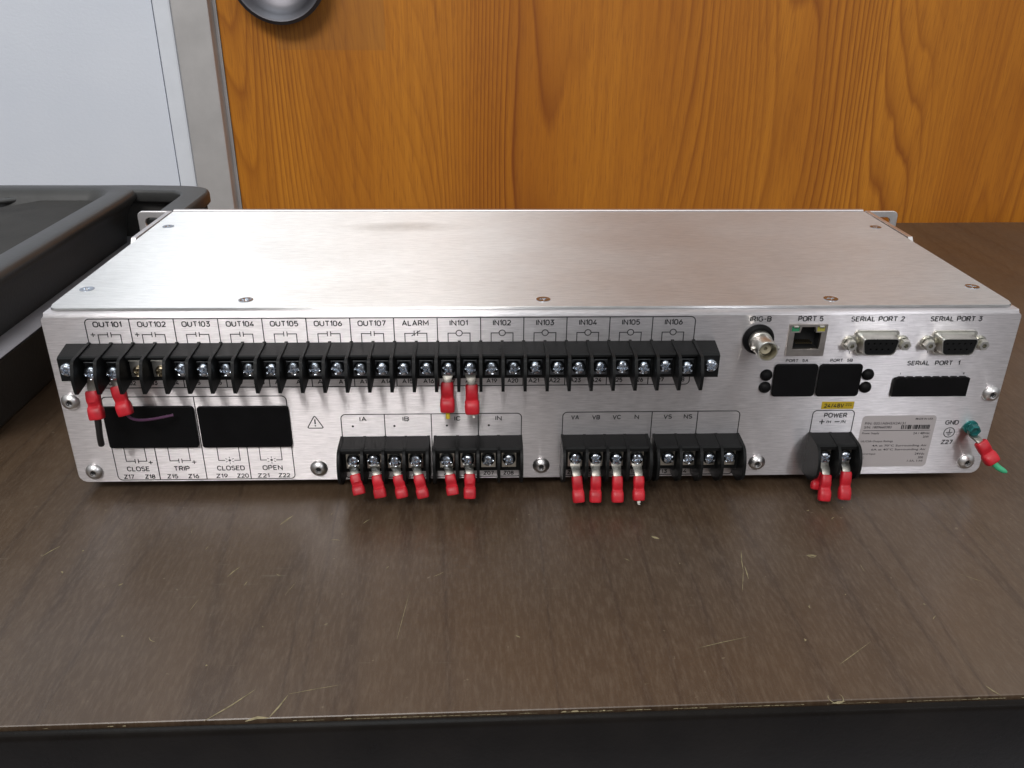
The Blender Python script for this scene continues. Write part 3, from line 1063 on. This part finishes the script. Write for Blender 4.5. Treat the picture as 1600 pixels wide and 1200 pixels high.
# breaker close/trip group
def blank_group(x0, xm, x1, zt, zb):
    r = 2.2
    return [(arc(x0 + r, zt - r, r, 180, 90) + arc(x1 - r, zt - r, r, 90, 0) + arc(x1 - r, zb + r, r, 0, -90) + arc(x0 + r, zb + r, r, 270, 180), LW, True)]


L = blank_group(-202.0, 0, -117.4, 45.6, 0.95)
L += [([(-159.8, 45.6), (-159.8, 0.95)], LW), ([(-182.1, 20), (-182.1, 0.95)], LW), ([(-138.6, 20), (-138.6, 0.95)], LW)]
ink_lines(L)
for cx, nm, w, za, zb_, wa, k_ in ((-191.6, 'CLOSE', 10.8, 'Z17', 'Z18', 4.9, 0), (-171.0, 'TRIP', 7.6, 'Z15', 'Z16', 5.2, 0), (-147.6, 'CLOSED', 13.2, 'Z19', 'Z20', 5.6, 1), (-127.7, 'OPEN', 9.6, 'Z21', 'Z22', 5.6, 1)):
    ink_text(nm, cx - w / 2, cx + w / 2, 5.8, 8.5)
    ink_text(za, cx - 7.6, cx - 7.6 + wa, 1.6, 4.0)
    ink_text(zb_, cx + 2.4, cx + 2.4 + wa, 1.6, 4.0)
    zt = 11.4
    if k_ == 0:
        L = [([(cx - 4.9, 20), (cx - 4.9, zt), (cx - .75, zt)], 0.42), ([(cx + .75, zt), (cx + 4.7, zt), (cx + 4.7, 20)], 0.42),
             ([(cx - .75, zt - 1.2), (cx - .75, zt + 1.2)], 0.4), ([(cx + .75, zt - 1.2), (cx + .75, zt + 1.2)], 0.4),
             ([(cx + 5.4, zt - .8), (cx + 7.4, zt - .8)], 0.42), ([(cx + 6.4, zt - 1.8), (cx + 6.4, zt + .2)], 0.42)]
    else:
        L = [([(cx - 5.2, 20), (cx - 5.2, zt), (cx - 2.2, zt)], 0.42), ([(cx + 2.2, zt), (cx + 5.0, zt), (cx + 5.0, 20)], 0.42), (circle(cx, zt, 0.35, 12), 0.5, True)]
        for a in range(30, 390, 60):
            c_, s_ = math.cos(math.radians(a)), math.sin(math.radians(a))
            L.append(([(cx + 1.3 * c_, zt + 1.1 * s_), (cx + 2.3 * c_, zt + 2.0 * s_)], 0.3))
    ink_lines(L, 'contact_symbol')

# warning triangle
tri = [(-109.0, 28.5), (-101.3, 28.5), (-105.15, 35.2)]
tl = []
for i in range(3):
    p0, p1, p2 = Vector(tri[i - 1]), Vector(tri[i]), Vector(tri[(i + 1) % 3])
    a, b = (p0 - p1).normalized(), (p2 - p1).normalized()
    q0, q2 = p1 + a * 1.0, p1 + b * 1.0
    for t in (0, .33, .66, 1):
        q = q0 * (1 - t) ** 2 + p1 * 2 * t * (1 - t) + q2 * t * t
        tl.append((q.x, q.y))
ink_lines([(tl, 0.5, True), ([(-105.15, 33.2), (-105.15, 30.6)], 0.65), (circle(-105.15, 29.75, 0.2, 10), 0.35, True)], 'warning_symbol')

# current and voltage groups
L = [(open_box(-92.9, -7.8, 35.6, 22), LW)] + [([(x, 35.5), (x, zb)], LW) for x, zb in ((-72.5, 23), (-50.5, 1.2), (-28.3, 23))]
L += [([(-92.9, 5)] + arc(-90.9, 3.0, 2, 180, 270) + arc(-9.8, 3.0, 2, 270, 360) + [(-7.8, 5)], LW)]
L += [([(x, 7), (x, 1.0)], LW) for x in (-72.5, -28.3)]
for x in (-87.6, -68.0, -43.2, -23.3):
    L.append((circle(x, 29.3, 0.3, 10), 0.5, True))
ink_lines(L)
for t, x0, x1 in (('IA', -84.2, -80.9), ('IB', -64.0, -60.9), ('IC', -39.6, -36.6), ('IN', -20.2, -17.2)):
    ink_text(t, x0, x1, 31.9, 34.3)
for i in range(8):
    xx = (-72.4 if i < 4 else -28.3) + (i % 4 - 1.5) * 9.7
    ink_text('Z%02d' % (i + 1), xx - 2.5, xx + 2.5, 1.8, 4.0)
L = [(open_box(11.8, 96.6, 35.9, 22), LW), ([(54.4, 35.8), (54.4, 1.2)], LW), ([(76.3, 35.8), (76.3, 23)], LW)]
L += [([(11.8, 5)] + arc(13.8, 3.0, 2, 180, 270) + arc(94.6, 3.0, 2, 270, 360) + [(96.6, 5)], LW), ([(76.3, 7), (76.3, 1)], LW)]
ink_lines(L)
for t, x0, x1 in (('VA', 15.8, 19.6), ('VB', 25.8, 29.6), ('VC', 35.6, 39.6), ('N', 46.1, 48.2), ('VS', 60.0, 64.0), ('NS', 69.7, 73.8)):
    ink_text(t, x0, x1, 32.0, 34.3)
for i in range(6):
    xx = (32.1 if i < 4 else 76.3) + (i % 4 - 1.5) * 9.7
    ink_text('Z%02d' % (i + 9), xx - 2.5, xx + 2.5, 1.8, 4.0)
# right hand legends
for t, x0, x1, z0, z1 in (('IRIG-B', 95.4, 105.2, 81.4, 84.0), ('PORT 5', 117.4, 129.0, 81.4, 84.0), ('SERIAL PORT 2', 141.8, 166.6, 81.2, 83.7), ('SERIAL PORT 3', 178.5, 202.7, 81.1, 83.6),
                          ('PORT  5A', 114.7, 125.3, 61.2, 62.7), ('PORT  5B', 135.6, 146.2, 61.2, 62.7), ('SERIAL  PORT  1', 172.3, 197.4, 59.1, 61.5),
                          ('POWER', 137.5, 148.7, 31.9, 34.4), ('GND', 197.7, 204.3, 27.5, 29.9), ('Z27', 198.0, 203.7, 16.7, 19.1), ('1', 143.6, 144.0, 65.3, 66.4), ('1', 180.4, 180.8, 65.3, 66.4),
                          ('1', 169.9, 170.3, 54.4, 55.4), ('8', 200.2, 200.8, 54.4, 55.4)):
    ink_text(t, x0, x1, z0, z1, weight=0.006 if z1 - z0 < 2 else 0.01)
L = [(open_box(131.9, 152.1, 35.8, 22), LW), ([(135.7, 29.6), (138.3, 29.6)], 0.5), ([(137.0, 28.3), (137.0, 30.9)], 0.5), ([(143.2, 29.6), (145.6, 29.6)], 0.5)]
ink_lines(L)
ink_text('/H', 138.9, 141.4, 28.8, 30.4)
ink_text('/N', 146.1, 148.5, 28.8, 30.4)
gx, gz = 200.8, 23.2
ink_lines([(circle(gx, gz, 2.6, 28), 0.4, True), ([(gx, gz + 1.9), (gx, gz - 0.1)], 0.4), ([(gx - 1.6, gz - .1), (gx + 1.6, gz - .1)], 0.4), ([(gx - 1.0, gz - .85), (gx + 1.0, gz - .85)], 0.38), ([(gx - .45, gz - 1.5), (gx + .45, gz - 1.5)], 0.42)], 'earth_symbol')

# --- stickers
ye = part('voltage_sticker', curve_mesh([rrect(135.4, 36.5, 151.0, 40.4, 0.2, 2)], 0.08, 'voltage_sticker'), M['yellow'], RL, None, (0, -0.1, 0))
part('lettering', plate_text('24/48V', 136.6, 146.2, 37.3, 39.5), M['ink'], ye, None, (0, -0.1, 0))
bm = bmesh.new()
stroke(bm, [(146.9, 39.2), (149.9, 39.2)], 0.35, y=-0.2)
for q in (0, 1, 2):
    stroke(bm, [(146.9 + q * 1.1, 38.3), (147.7 + q * 1.1, 38.3)], 0.35, y=-0.2)
part('direct_current_symbol', bm, M['ink'], ye)
rl_ = part('rating_label', curve_mesh([rrect(156.6, 4.2, 192.9, 32.7, 2.0, 5)], 0.08, 'rating_label'), M['label'], RL, None, (0, -0.1, 0))


def lab(t, x0, x1, z0, h, right=False):
    part('lettering', text_mesh(t, x0, x1, z0, z0 + h, weight=0.002), M['ink'], rl_, None, (0, -0.1, 0))


lab('MADE IN USA', 182.6, 191.2, 30.4, 1.0)
lab('P/N: 0351A0H5X24131', 158.2, 178.0, 27.9, 1.3)
lab('S/N: 1809660383', 158.2, 171.6, 25.8, 1.3)
lab('Power Supply', 157.8, 166.2, 22.4, 1.3)
lab('24 / 48Vdc', 183.0, 191.2, 22.4, 1.2)
lab('25W', 188.2, 191.2, 20.4, 1.2)
lab('UL/CSA Output Ratings', 158.0, 173.8, 17.9, 1.3)
lab('4A at 70°C Surrounding Air', 164.0, 191.2, 15.4, 1.4)
lab('6A at 40°C Surrounding Air', 164.0, 191.2, 13.2, 1.4)
lab('Control Input', 158.2, 166.5, 10.9, 1.2)
lab('24Vdc', 186.2, 191.0, 10.9, 1.2)
lab('VAC', 158.2, 161.2, 8.8, 1.2)
lab('300', 188.2, 190.8, 8.8, 1.2)
lab('IAC', 158.2, 160.6, 6.8, 1.2)
lab('1-5A, 1-HI', 183.2, 190.8, 6.8, 1.2)
bm = bmesh.new()
stroke(bm, [(158.0, 24.6), (191.2, 24.6)], 0.25, y=-0.2)
x = 176.6
rb_ = random.Random(5)
while x < 190.8:
    w = rb_.choice((0.18, 0.28, 0.45, 0.6))
    stroke(bm, [(x, 25.3), (x, 27.6)], w, y=-0.21)
    x += w + rb_.choice((0.18, 0.25, 0.4))
part('barcode', bm, M['ink'], rl_)

# --- blanking plugs
for x0, z0, x1, z1, d, r in ((-201.9, 19.6, -161.0, 40.6, 1.6, 0.9), (-158.5, 19.5, -117.1, 40.3, 1.6, 0.9), (110.3, 44.1, 129.9, 60.0, 1.3, 1.3), (131.4, 44.0, 151.0, 59.9, 1.3, 1.3)):
    part('blanking_plug', curve_mesh([rrect(x0, z0, x1, z1, r, 4)], d, 'blanking_plug', 0.35), M['plug'], RL, None, (0, -d + 0.1, 0))
# eight-way pluggable socket
sx0, sx1 = 167.8, 203.1
up_ = []
for i in range(8):
    a0 = sx1 - 0.8 - (sx1 - sx0 - 1.6) * i / 8
    a1 = sx1 - 0.8 - (sx1 - sx0 - 1.6) * (i + 1) / 8
    up_ += [(a0 - 0.3, 52.9), (a0 - 0.9, 53.3), (a1 + 0.9, 53.3), (a1 + 0.3, 52.9)]
lp = [(sx1, 43.8), (sx1, 52.6)] + up_ + [(sx0, 52.6), (sx0, 43.8)]
sk = part('wiring_socket', curve_mesh([lp], 1.8, 'wiring_socket', 0.3), M['plug'], RL, None, (0, -1.7, 0))
# black domes
bm = bmesh.new()
add_lathe(bm, [(0, 2.5), (0.8, 2.42), (1.6, 2.1), (2.3, 1.55), (2.75, 0.8), (2.95, 0.0)], 28)
DOME = mesh_from(bm, 'dome_plug', 60)
for x, z in ((106.5, 54.6), (106.6, 48.3), (154.7, 54.6), (154.6, 48.0)):
    part('dome_plug', DOME, M['plug'], RL, None, (x, 0.05, z))

# --- coaxial connector
bn = part('coaxial_connector', None or (lambda b: (add_lathe(b, [(4.3, 0), (7.2, 0), (7.3, 0.6), (6.9, 1.7), (6.2, 2.3), (4.3, 2.3)], 40), b)[1])(bmesh.new()), M['plug'], RL, 40, (100.2, 0, 72.9))
bm = bmesh.new()
add_lathe(bm, [(4.9, 2.0), (5.2, 2.2), (5.2, 5.2), (4.75, 5.6), (4.75, 14.6), (4.5, 15.0), (4.1, 15.0), (4.0, 14.6), (4.0, 6.5), (0, 6.5)], 40, c=(100.2, 0, 72.9))
part('barrel', bm, M['nickel'], bn, 40)
bm = bmesh.new()
add_lathe(bm, [(2.9, 6.6), (2.9, 11.0), (2.5, 11.6), (0.9, 11.6), (0.9, 10.0), (0, 10.0)], 24, c=(100.2, 0, 72.9))
part('insulator', bm, plain('ivory_insulator', (0.30, 0.27, 0.19), 0.5), bn, 40)
for s_ in (-1, 1):
    bm = bmesh.new()
    add_lathe(bm, [(0, -0.4), (1.0, -0.4), (1.0, 1.3), (0.8, 1.6), (0, 1.6)], 14, 'x' if s_ > 0 else 'x', (0, 0, 0))
    if s_ < 0:
        bmesh.ops.scale(bm, vec=(-1, 1, 1), verts=bm.verts)
    bmesh.ops.translate(bm, vec=(100.2 + s_ * 4.6, -11.0, 72.9), verts=bm.verts)
    part('bayonet_pin', bm, M['nickel'], bn, 40)

# --- network jack
x0, z0, x1, z1 = RJ
cav = [(x0 + 2.4, z0 + 3.3), (x1 - 2.4, z0 + 3.3), (x1 - 2.4, z0 + 11.6), (x1 - 5.0, z0 + 11.6), (x1 - 5.6, z0 + 14.4), (x0 + 5.6, z0 + 14.4), (x0 + 5.0, z0 + 11.6), (x0 + 2.4, z0 + 11.6)]
ledL = rrect(x0 + 0.9, z0 + 11.9, x0 + 4.7, z0 + 14.6, .2, 2)
ledR = rrect(x1 - 4.7, z0 + 11.9, x1 - 0.9, z0 + 14.6, .2, 2)
jk = part('network_jack', curve_mesh([rrect(x0, z0, x1, z1, .25, 2), cav, ledL, ledR], 2.0, 'network_jack', 0.12), M['dull_nickel'], RL, None, (0, -1.0, 0))
bm = bmesh.new()
add_box(bm, ((x0 + x1) / 2, 7.0, (z0 + z1) / 2 - 0.2), (x1 - x0 - 1.2, 0.6, z1 - z0 - 1.2))
for bx_, bz_, sx_, sz_ in ((x0 + 1.7, (z0 + z1) / 2 - 2, 1.2, 10.0), (x1 - 1.7, (z0 + z1) / 2 - 2, 1.2, 10.0), ((x0 + x1) / 2, z0 + 2.4, 12.5, 1.2), ((x0 + x1) / 2, z1 - 0.9, 14.0, 0.8)):
    add_box(bm, (bx_, 3.8, bz_), (sx_, 5.6, sz_))
part('cavity', bm, M['dark'], jk)
bm = bmesh.new()
add_box(bm, (x0 + 2.8, 0.6, z0 + 13.25), (3.7, 2.4, 2.6), 0.2)
part('green_indicator', bm, M['green_led'], jk)
bm = bmesh.new()
add_box(bm, (x1 - 2.8, 0.6, z0 + 13.25), (3.7, 2.4, 2.6), 0.2)
part('yellow_indicator', bm, M['yellow_led'], jk)
for s_ in (x0 + 2.8, x1 - 2.8):
    bm = bmesh.new()
    add_box(bm, (s_, -1.25, z1 - 0.9), (2.2, 0.6, 0.8), 0.1)
    part('shield_spring', bm, M['nickel'], jk)
bm = bmesh.new()
for i in range(8):
    add_box(bm, ((x0 + x1) / 2 - 3.57 + 1.02 * i, 4.2, z0 + 5.2), (0.4, 4.5, 0.35), rot=Matrix.Rotation(0, 3, 'X'))
part('contacts', bm, M['gold'], jk)


# --- nine-way serial ports
def dshape(cx, cz, w, h, sl, r=1.6, n=5):
    """D outline, wider at the top"""
    P = [(cx + w / 2, cz + h / 2), (cx - w / 2, cz + h / 2), (cx - w / 2 + sl, cz - h / 2), (cx + w / 2 - sl, cz - h / 2)]
    out = []
    for i in range(4):
        p0, p1, p2 = Vector(P[i - 1]), Vector(P[i]), Vector(P[(i + 1) % 4])
        a, b = (p0 - p1).normalized(), (p2 - p1).normalized()
        q0, q2 = p1 + a * r, p1 + b * r
        for j in range(n + 1):
            t = j / n
            q = q0 * (1 - t) ** 2 + p1 * 2 * t * (1 - t) + q2 * t * t
            out.append((q.x, q.y))
    return out


for cx, cz in ((155.0, 70.9), (191.5, 70.7)):
    fl_ = [(cx + 15.2, cz)]
    out = rrect(cx - 15.4, cz - 3.4, cx + 15.4, cz + 3.4, 3.2, 6)
    sp = part('serial_port', curve_mesh([dshape(cx, cz, 21.0, 12.0, 2.0, 2.2)], 0.9, 'serial_port', 0.2), M['nickel'], RL, None, (0, -0.85, 0))
    part('flange', curve_mesh([out], 0.8, 'flange', 0.15), M['nickel'], sp, None, (0, -0.72, 0))
    bm = bmesh.new()
    rings = []
    for w, h, y in ((19.6, 10.6, -0.8), (18.6, 9.6, -1.6), (17.6, 8.7, -2.4), (17.4, 8.5, -5.6), (17.1, 8.2, -6.0), (16.5, 7.6, -6.0), (16.4, 7.5, -4.6)):
        rings.append([bm.verts.new((x, y, z)) for x, z in dshape(cx, cz, w, h, 1.5, 2.0)])
    for A, B in zip(rings, rings[1:]):
        for i in range(len(A)):
            j = (i + 1) % len(A)
            bm.faces.new((A[i], A[j], B[j], B[i]))
    part('shell', bm, M['nickel'], sp, 35)
    pins = [circle(cx - 5.5 + 2.75 * i, cz + 1.4, 0.55, 10) for i in range(5)] + [circle(cx - 4.1 + 2.75 * i, cz - 1.4, 0.55, 10) for i in range(4)]
    part('insert', curve_mesh([dshape(cx, cz, 16.3, 7.4, 1.5, 1.9)] + pins, 4.6, 'insert', 0.1), M['black'], sp, None, (0, -5.5, 0))
    for s_ in (-1, 1):
        bm = bmesh.new()
        add_lathe(bm, [(2.9, 0.7), (2.9, 1.2), (2.55, 1.2)], 24, c=(cx + s_ * 12.5, 0, cz))
        add_lathe(bm, [(2.55, 1.0), (2.65, 1.2), (2.65, 4.2), (2.3, 4.7), (1.15, 4.7), (1.1, 4.5), (1.1, 2.2), (0, 2.2)], 6, c=(cx + s_ * 12.5, 0, cz))
        part('jack_nut', bm, M['nickel'], sp, 25)

# --- terminal strips ------------------------------------------------------
PAN = screw_mesh('terminal_screw', 3.15, 2.3, 2.1, 0.42, 1.1, 'pan', 40, 9)


def plate_mesh(w, h):
    bm = bmesh.new()
    add_box(bm, (0, -0.4, 0), (w, 0.8, h), 0.15, 1)
    add_box(bm, (0, -1.3, h / 2 - 0.2), (w * 0.92, 1.7, 0.5), 0.12, 1)
    return mesh_from(bm, 'clamp_plate')


PLATE = plate_mesh(6.4, 8.0)
PLATE2 = plate_mesh(7.0, 9.6)
PLATE3 = plate_mesh(6.8, 8.4)
DULL = screw_mesh('terminal_screw', 2.7, 1.5, 1.8, 0.4, 0.9, 'pan', 32, 8)


def rounded(pts, r, n=4):
    out = []
    for i in range(len(pts)):
        p0, p1, p2 = Vector(pts[i - 1]), Vector(pts[i]), Vector(pts[(i + 1) % len(pts)])
        a, b = (p0 - p1), (p2 - p1)
        rr_ = min(r[i] if isinstance(r, (list, tuple)) else r, a.length * .45, b.length * .45)
        a.normalize()
        b.normalize()
        q0, q2 = p1 + a * rr_, p1 + b * rr_
        if rr_ < 1e-4:
            out.append((p1.x, p1.y))
            continue
        for j in range(n + 1):
            t = j / n
            q = q0 * (1 - t) ** 2 + p1 * 2 * t * (1 - t) + q2 * t * t
            out.append((q.x, q.y))
    return out


def fin_mesh(pts, r, t):
    bm = bmesh.new()
    add_prism(bm, rounded(pts, r), -t / 2, t / 2)
    return mesh_from(bm, 'barrier')


rk = random.Random(11)


def screw_at(parent, x, y, z, mat='zinc'):
    o = part('terminal_screw', PAN, M[mat], parent, None, (x + rk.uniform(-.25, .25), y + rk.uniform(-.5, .35), z + rk.uniform(-.3, .3)))
    o.rotation_euler = (rk.uniform(-.14, .14), rk.uniform(0, 3.1), rk.uniform(-.14, .14))
    return o


# long upper strip
bm = bmesh.new()
prof = [(0.0, 72.3), (-12.4, 71.4), (-13.0, 70.9), (-13.0, 69.9), (-10.4, 69.7), (-10.4, 58.8), (0.0, 58.2)]
add_prism(bm, prof, F0 - 0.4, F0 + 28 * PIT + 0.4)
TS = part('terminal_strip', bm, M['black'])
TS['label'] = 'long black strip of twenty-eight numbered screw terminals'
for x0, x1 in ((F0 - 10.2, F0 - 0.5), (F0 + 28 * PIT + 0.5, F0 + 28 * PIT + 10.0)):
    bm = bmesh.new()
    add_prism(bm, [(0.0, 72.3), (-9.6, 70.2), (-10.8, 69.4), (-10.8, 58.8), (0.0, 58.2)], x0, x1)
    part('end_block', bm, M['black'], TS)
FIN = fin_mesh([(0.0, 72.9), (-18.5, 71.9), (-21.8, 64.5), (-21.0, 56.6), (-9.0, 58.3), (0.0, 58.3)], [0, 1.5, 2, 1.2, 0, 0], 1.35)
for i in range(29):
    part('barrier', FIN, M['black'], TS, None, (F0 + PIT * i, 0, 0))
for i in range(28):
    x = F0 + PIT * (i + .5)
    part('clamp_plate', PLATE if i not in (2, 3) else PLATE3, M['nickel' if i in (2, 3) else 'dull_plate'], TS, None, (x, -10.45, 64.6 + (0.5 if i in (2, 3) else 0)))
    if i in (2, 3):
        o = part('terminal_screw', DULL, M['dull_screw'], TS, None, (x + 0.3, -11.2, 63.6))
        o.rotation_euler = (0, rk.uniform(0, 3), 0)
    else:
        screw_at(TS, x, -13.4 if i in (0, 1) else -11.9, 63.7 if i in (0, 1) else 64.8)
for x in (F0 - 6.3, F0 + 28 * PIT + 6.3):
    screw_at(TS, x, -10.8, 64.6)

# small strips
FIN2 = fin_mesh([(0.0, 24.0), (-13.2, 23.0), (-17.0, 16.5), (-16.6, 8.0), (-9.0, 2.4), (0.0, 2.0)], [0, 3, 3.5, 3, 2, 0], 1.3)
SMALL = []


def small_strip(cx, n, pitch, half, label):
    bm = bmesh.new()
    pr_ = [(0.0, 23.8), (-10.6, 22.9), (-11.4, 22.2), (-11.4, 20.6), (-7.2, 20.4), (-7.2, 8.6), (0.0, 8.2)]
    add_prism(bm, pr_, cx - half + .6, cx + half - .6)
    o = part('terminal_strip', bm, M['black'])
    o['label'] = label
    xs = [cx - half + 0.65] + [cx + pitch * (i - (n - 2) / 2) for i in range(n - 1)] + [cx + half - 0.65]
    for x in xs:
        part('barrier', FIN2, M['black'], o, None, (x, 0, 0))
    for i in range(n):
        x = cx + pitch * (i - (n - 1) / 2)
        part('clamp_plate', PLATE2, M['nickel'], o, None, (x, -7.25, 15.7))
        screw_at(o, x, -9.0, 16.0)
    return o


small_strip(-72.6, 4, 9.75, 21.2, 'four-way black terminal strip below IA and IB')
small_strip(-28.5, 4, 9.75, 21.1, 'four-way black terminal strip below IC and IN')
small_strip(32.2, 4, 9.75, 21.0, 'four-way black terminal strip below VA to N')
small_strip(76.4, 4, 9.75, 21.0, 'four-way black terminal strip below VS and NS')
small_strip(142.0, 2, 9.9, 10.5, 'two-way black power terminal strip')


# --- crimp lugs
def lug(scr, top, bot, mat='red', scale=1.0, tongue=True, parent=RL):
    top, bot, scr = Vector(top), Vector(bot), Vector(scr)
    bot = top.lerp(bot, 0.95)
    ax = (bot - top)
    ln = ax.length
    ax.normalize()
    side = Vector((1, 0, 0)) - ax * ax.x
    side.normalize()
    nor = side.cross(ax)
    if nor.y > 0:
        nor = -nor
    bm = bmesh.new()
    tw = rk.uniform(-0.10, 0.10)
    j = [rk.uniform(.94, 1.06) for _ in range(6)]
    prof = [(0.0, 1.5, 1.1), (0.0, 2.5, 1.9), (0.05, 2.85, 2.2), (0.22, 2.95 * j[0], 2.3), (0.38, 2.9, 2.25 * j[1]), (0.44, 2.85, 1.6 * j[2]), (0.53, 2.9, 1.35), (0.58, 3.1 * j[3], 1.9), (0.64, 3.25, 2.55 * j[4]), (0.78, 3.35, 2.75 * j[5]),
            (0.93, 3.25, 2.55), (0.98, 3.15, 2.45), (1.0, 2.9, 2.2), (0.995, 1.7, 1.3), (0.90, 1.6, 1.2)]
    rings = []
    sg = 22
    for t, w, h in prof:
        c = top + ax * (ln * t) + nor * (0.5 * math.sin(t * 3.1) * tw * 6)
        ring = []
        for i in range(sg):
            a = 2 * math.pi * i / sg
            ca, sa = math.cos(a), math.sin(a)
            ca = math.copysign(abs(ca) ** 0.6, ca)
            sa = math.copysign(abs(sa) ** 0.6, sa)
            ring.append(bm.verts.new(c + side * (w * scale * ca) + nor * (h * scale * sa)))
        rings.append(ring)
    for A, B in zip(rings, rings[1:]):
        for i in range(sg):
            bm.faces.new((A[i], A[(i + 1) % sg], B[(i + 1) % sg], B[i]))
    bm.faces.new(rings[0])
    bm.faces.new(rings[-1][::-1])
    lo = part('crimp_lug', bm, M[mat], parent, 45)
    # fork tongue: flat strip from under the screw head, bending into a small barrel
    bm = bmesh.new()
    P = bez(scr + Vector((0, 0.15, 2.0)), scr + Vector((0, 0.0, -4.0)), top - ax * 4.0, top + ax * 1.0, 10)
    prev = None
    for i, q in enumerate(P):
        t = i / 10
        w = 2.6 - 0.9 * t
        d = (P[min(i + 1, 10)] - P[max(i - 1, 0)]).normalized()
        nn = Vector((1, 0, 0)).cross(d).normalized()
        if nn.y > 0:
            nn = -nn
        th = 0.35 + 0.75 * max(0, t - 0.45)
        cur = [bm.verts.new(q + Vector((s1 * w, 0, 0)) + nn * (s2 * th)) for s1, s2 in ((-1, -1), (1, -1), (1, .6), (.5, 1), (-.5, 1), (-1, .6))]
        if prev:
            for a in range(6):
                bm.faces.new((prev[a], prev[(a + 1) % 6], cur[(a + 1) % 6], cur[a]))
        else:
            bm.faces.new(cur)
        prev = cur
    bm.faces.new(prev[::-1])
    part('tongue', bm, M['tin'], lo, 35)
    return lo


XS = lambda i: F0 + PIT * (i + .5)
L1 = lug((XS(0), -13.0, 62.5), (-198.7, -13, 55.2), (-197.4, -16.5, 42.0))
L2 = lug((XS(1), -13.0, 62.5), (-187.5, -13, 57.5), (-184.2, -16.5, 44.0))
L3 = lug((XS(16), -11.7, 62.5), (-41.9, -13, 58.2), (-41.9, -16.5, 44.2))
L4 = lug((XS(17), -11.7, 62.5), (-31.0, -13, 56.9), (-30.8, -16.5, 43.2))
LOW = [(-87.2, (-86.0, -14.0, 11.4), (-83.7, -19.0, 2.8)), (-77.5, (-75.9, -14.0, 10.9), (-74.0, -19.0, 0.9)), (-67.7, (-66.1, -14.0, 10.6), (-63.8, -19.0, 0.7)), (-58.0, (-56.5, -14.0, 10.8), (-54.0, -19.0, 0.5)),
       (-43.1, (-41.7, -14.0, 10.8), (-40.2, -19.0, 2.0)), (-33.4, (-32.4, -14.0, 11.1), (-32.5, -19.0, -0.1)),
       (17.6, (18.0, -14.0, 9.2), (19.1, -19.0, -2.9)), (27.3, (27.1, -14.0, 9.1), (26.8, -19.0, -3.0)), (37.1, (37.3, -14.0, 9.0), (37.4, -19.0, -3.1)), (46.8, (47.5, -14.0, 8.9), (47.4, -19.0, -2.2)),
       (137.0, (137.4, -14.0, 8.6), (136.4, -19.0, -3.7)), (147.0, (146.9, -14.0, 10.2), (146.1, -19.0, -3.1))]
lugs = []
for sx_, a, b in LOW:
    lugs.append(lug((sx_, -8.8, 14.2), a, b, 'red', 0.88))
# second lug doubled behind the first power lug
lug((137.0, -8.2, 13.4), (135.2, -10.5, 8.2), (133.8, -13.0, -0.6), 'red', 0.7)


def wire(par, pts, r, mat, name='wire_stub'):
    bm = bmesh.new()
    add_tube(bm, pts, r)
    return part(name, bm, M[mat], par, 50)


wire(L1, bez((-197.6, -15.6, 45), (-197.3, -16.5, 39), (-199.0, -15, 34), (-200.4, -12.0, 27.4), 10), 1.45, 'wire_black')
wire(L2, bez((-184.6, -15.8, 46), (-183.6, -16.5, 40.0), (-178.0, -10.0, 38.6), (-168.5, -5.0, 38.6), 14), 0.65, 'wire_purple')
wire(L3, [(-41.9, -16.0, 46), (-41.8, -16.6, 43.6), (-41.8, -16.8, 41.9)], 1.0, 'wire_yellow')
wire(L4, [(-30.8, -16.0, 46), (-30.4, -16.6, 43.0), (-30.0, -16.8, 42.2)], 0.6, 'wire_white')
wire(lugs[9], [(47.4, -18.0, 0), (47.5, -19.2, -2.6), (47.4, -19.4, -3.4)], 0.9, 'wire_white')

# --- earth stud
gs = (210.6, 0, 26.2)
bm = bmesh.new()
add_lathe(bm, [(0, 0), (3.5, 0), (3.5, 0.8), (2.9, 1.0), (2.9, 1.9), (0, 1.9)], 28, c=gs)
ES = part('earth_screw', bm, M['greenscrew'], RL, 35)
bm = bmesh.new()
add_lathe(bm, [(2.95, 2.2), (2.95, 2.6), (2.9, 4.6), (2.4, 5.2), (1.6, 5.0), (1.3, 4.3), (0, 4.1)], 6, c=gs)
part('hex_head', bm, M['greenscrew'], ES, 25)
GL = lug((210.8, -2.3, 25.0), (211.8, -8.5, 22.6), (218.5, -13, 13.0), 'red', 1.05)
wire(GL, bez((217.2, -12.2, 15.0), (219.5, -13.5, 11.5), (221.5, -14, 10.5), (224.5, -15.0, 9.4), 8), [1.5, 1.5, 1.5, 1.5, 1.5, 1.45, 1.4, 1.2, 0.6], 'wire_green')
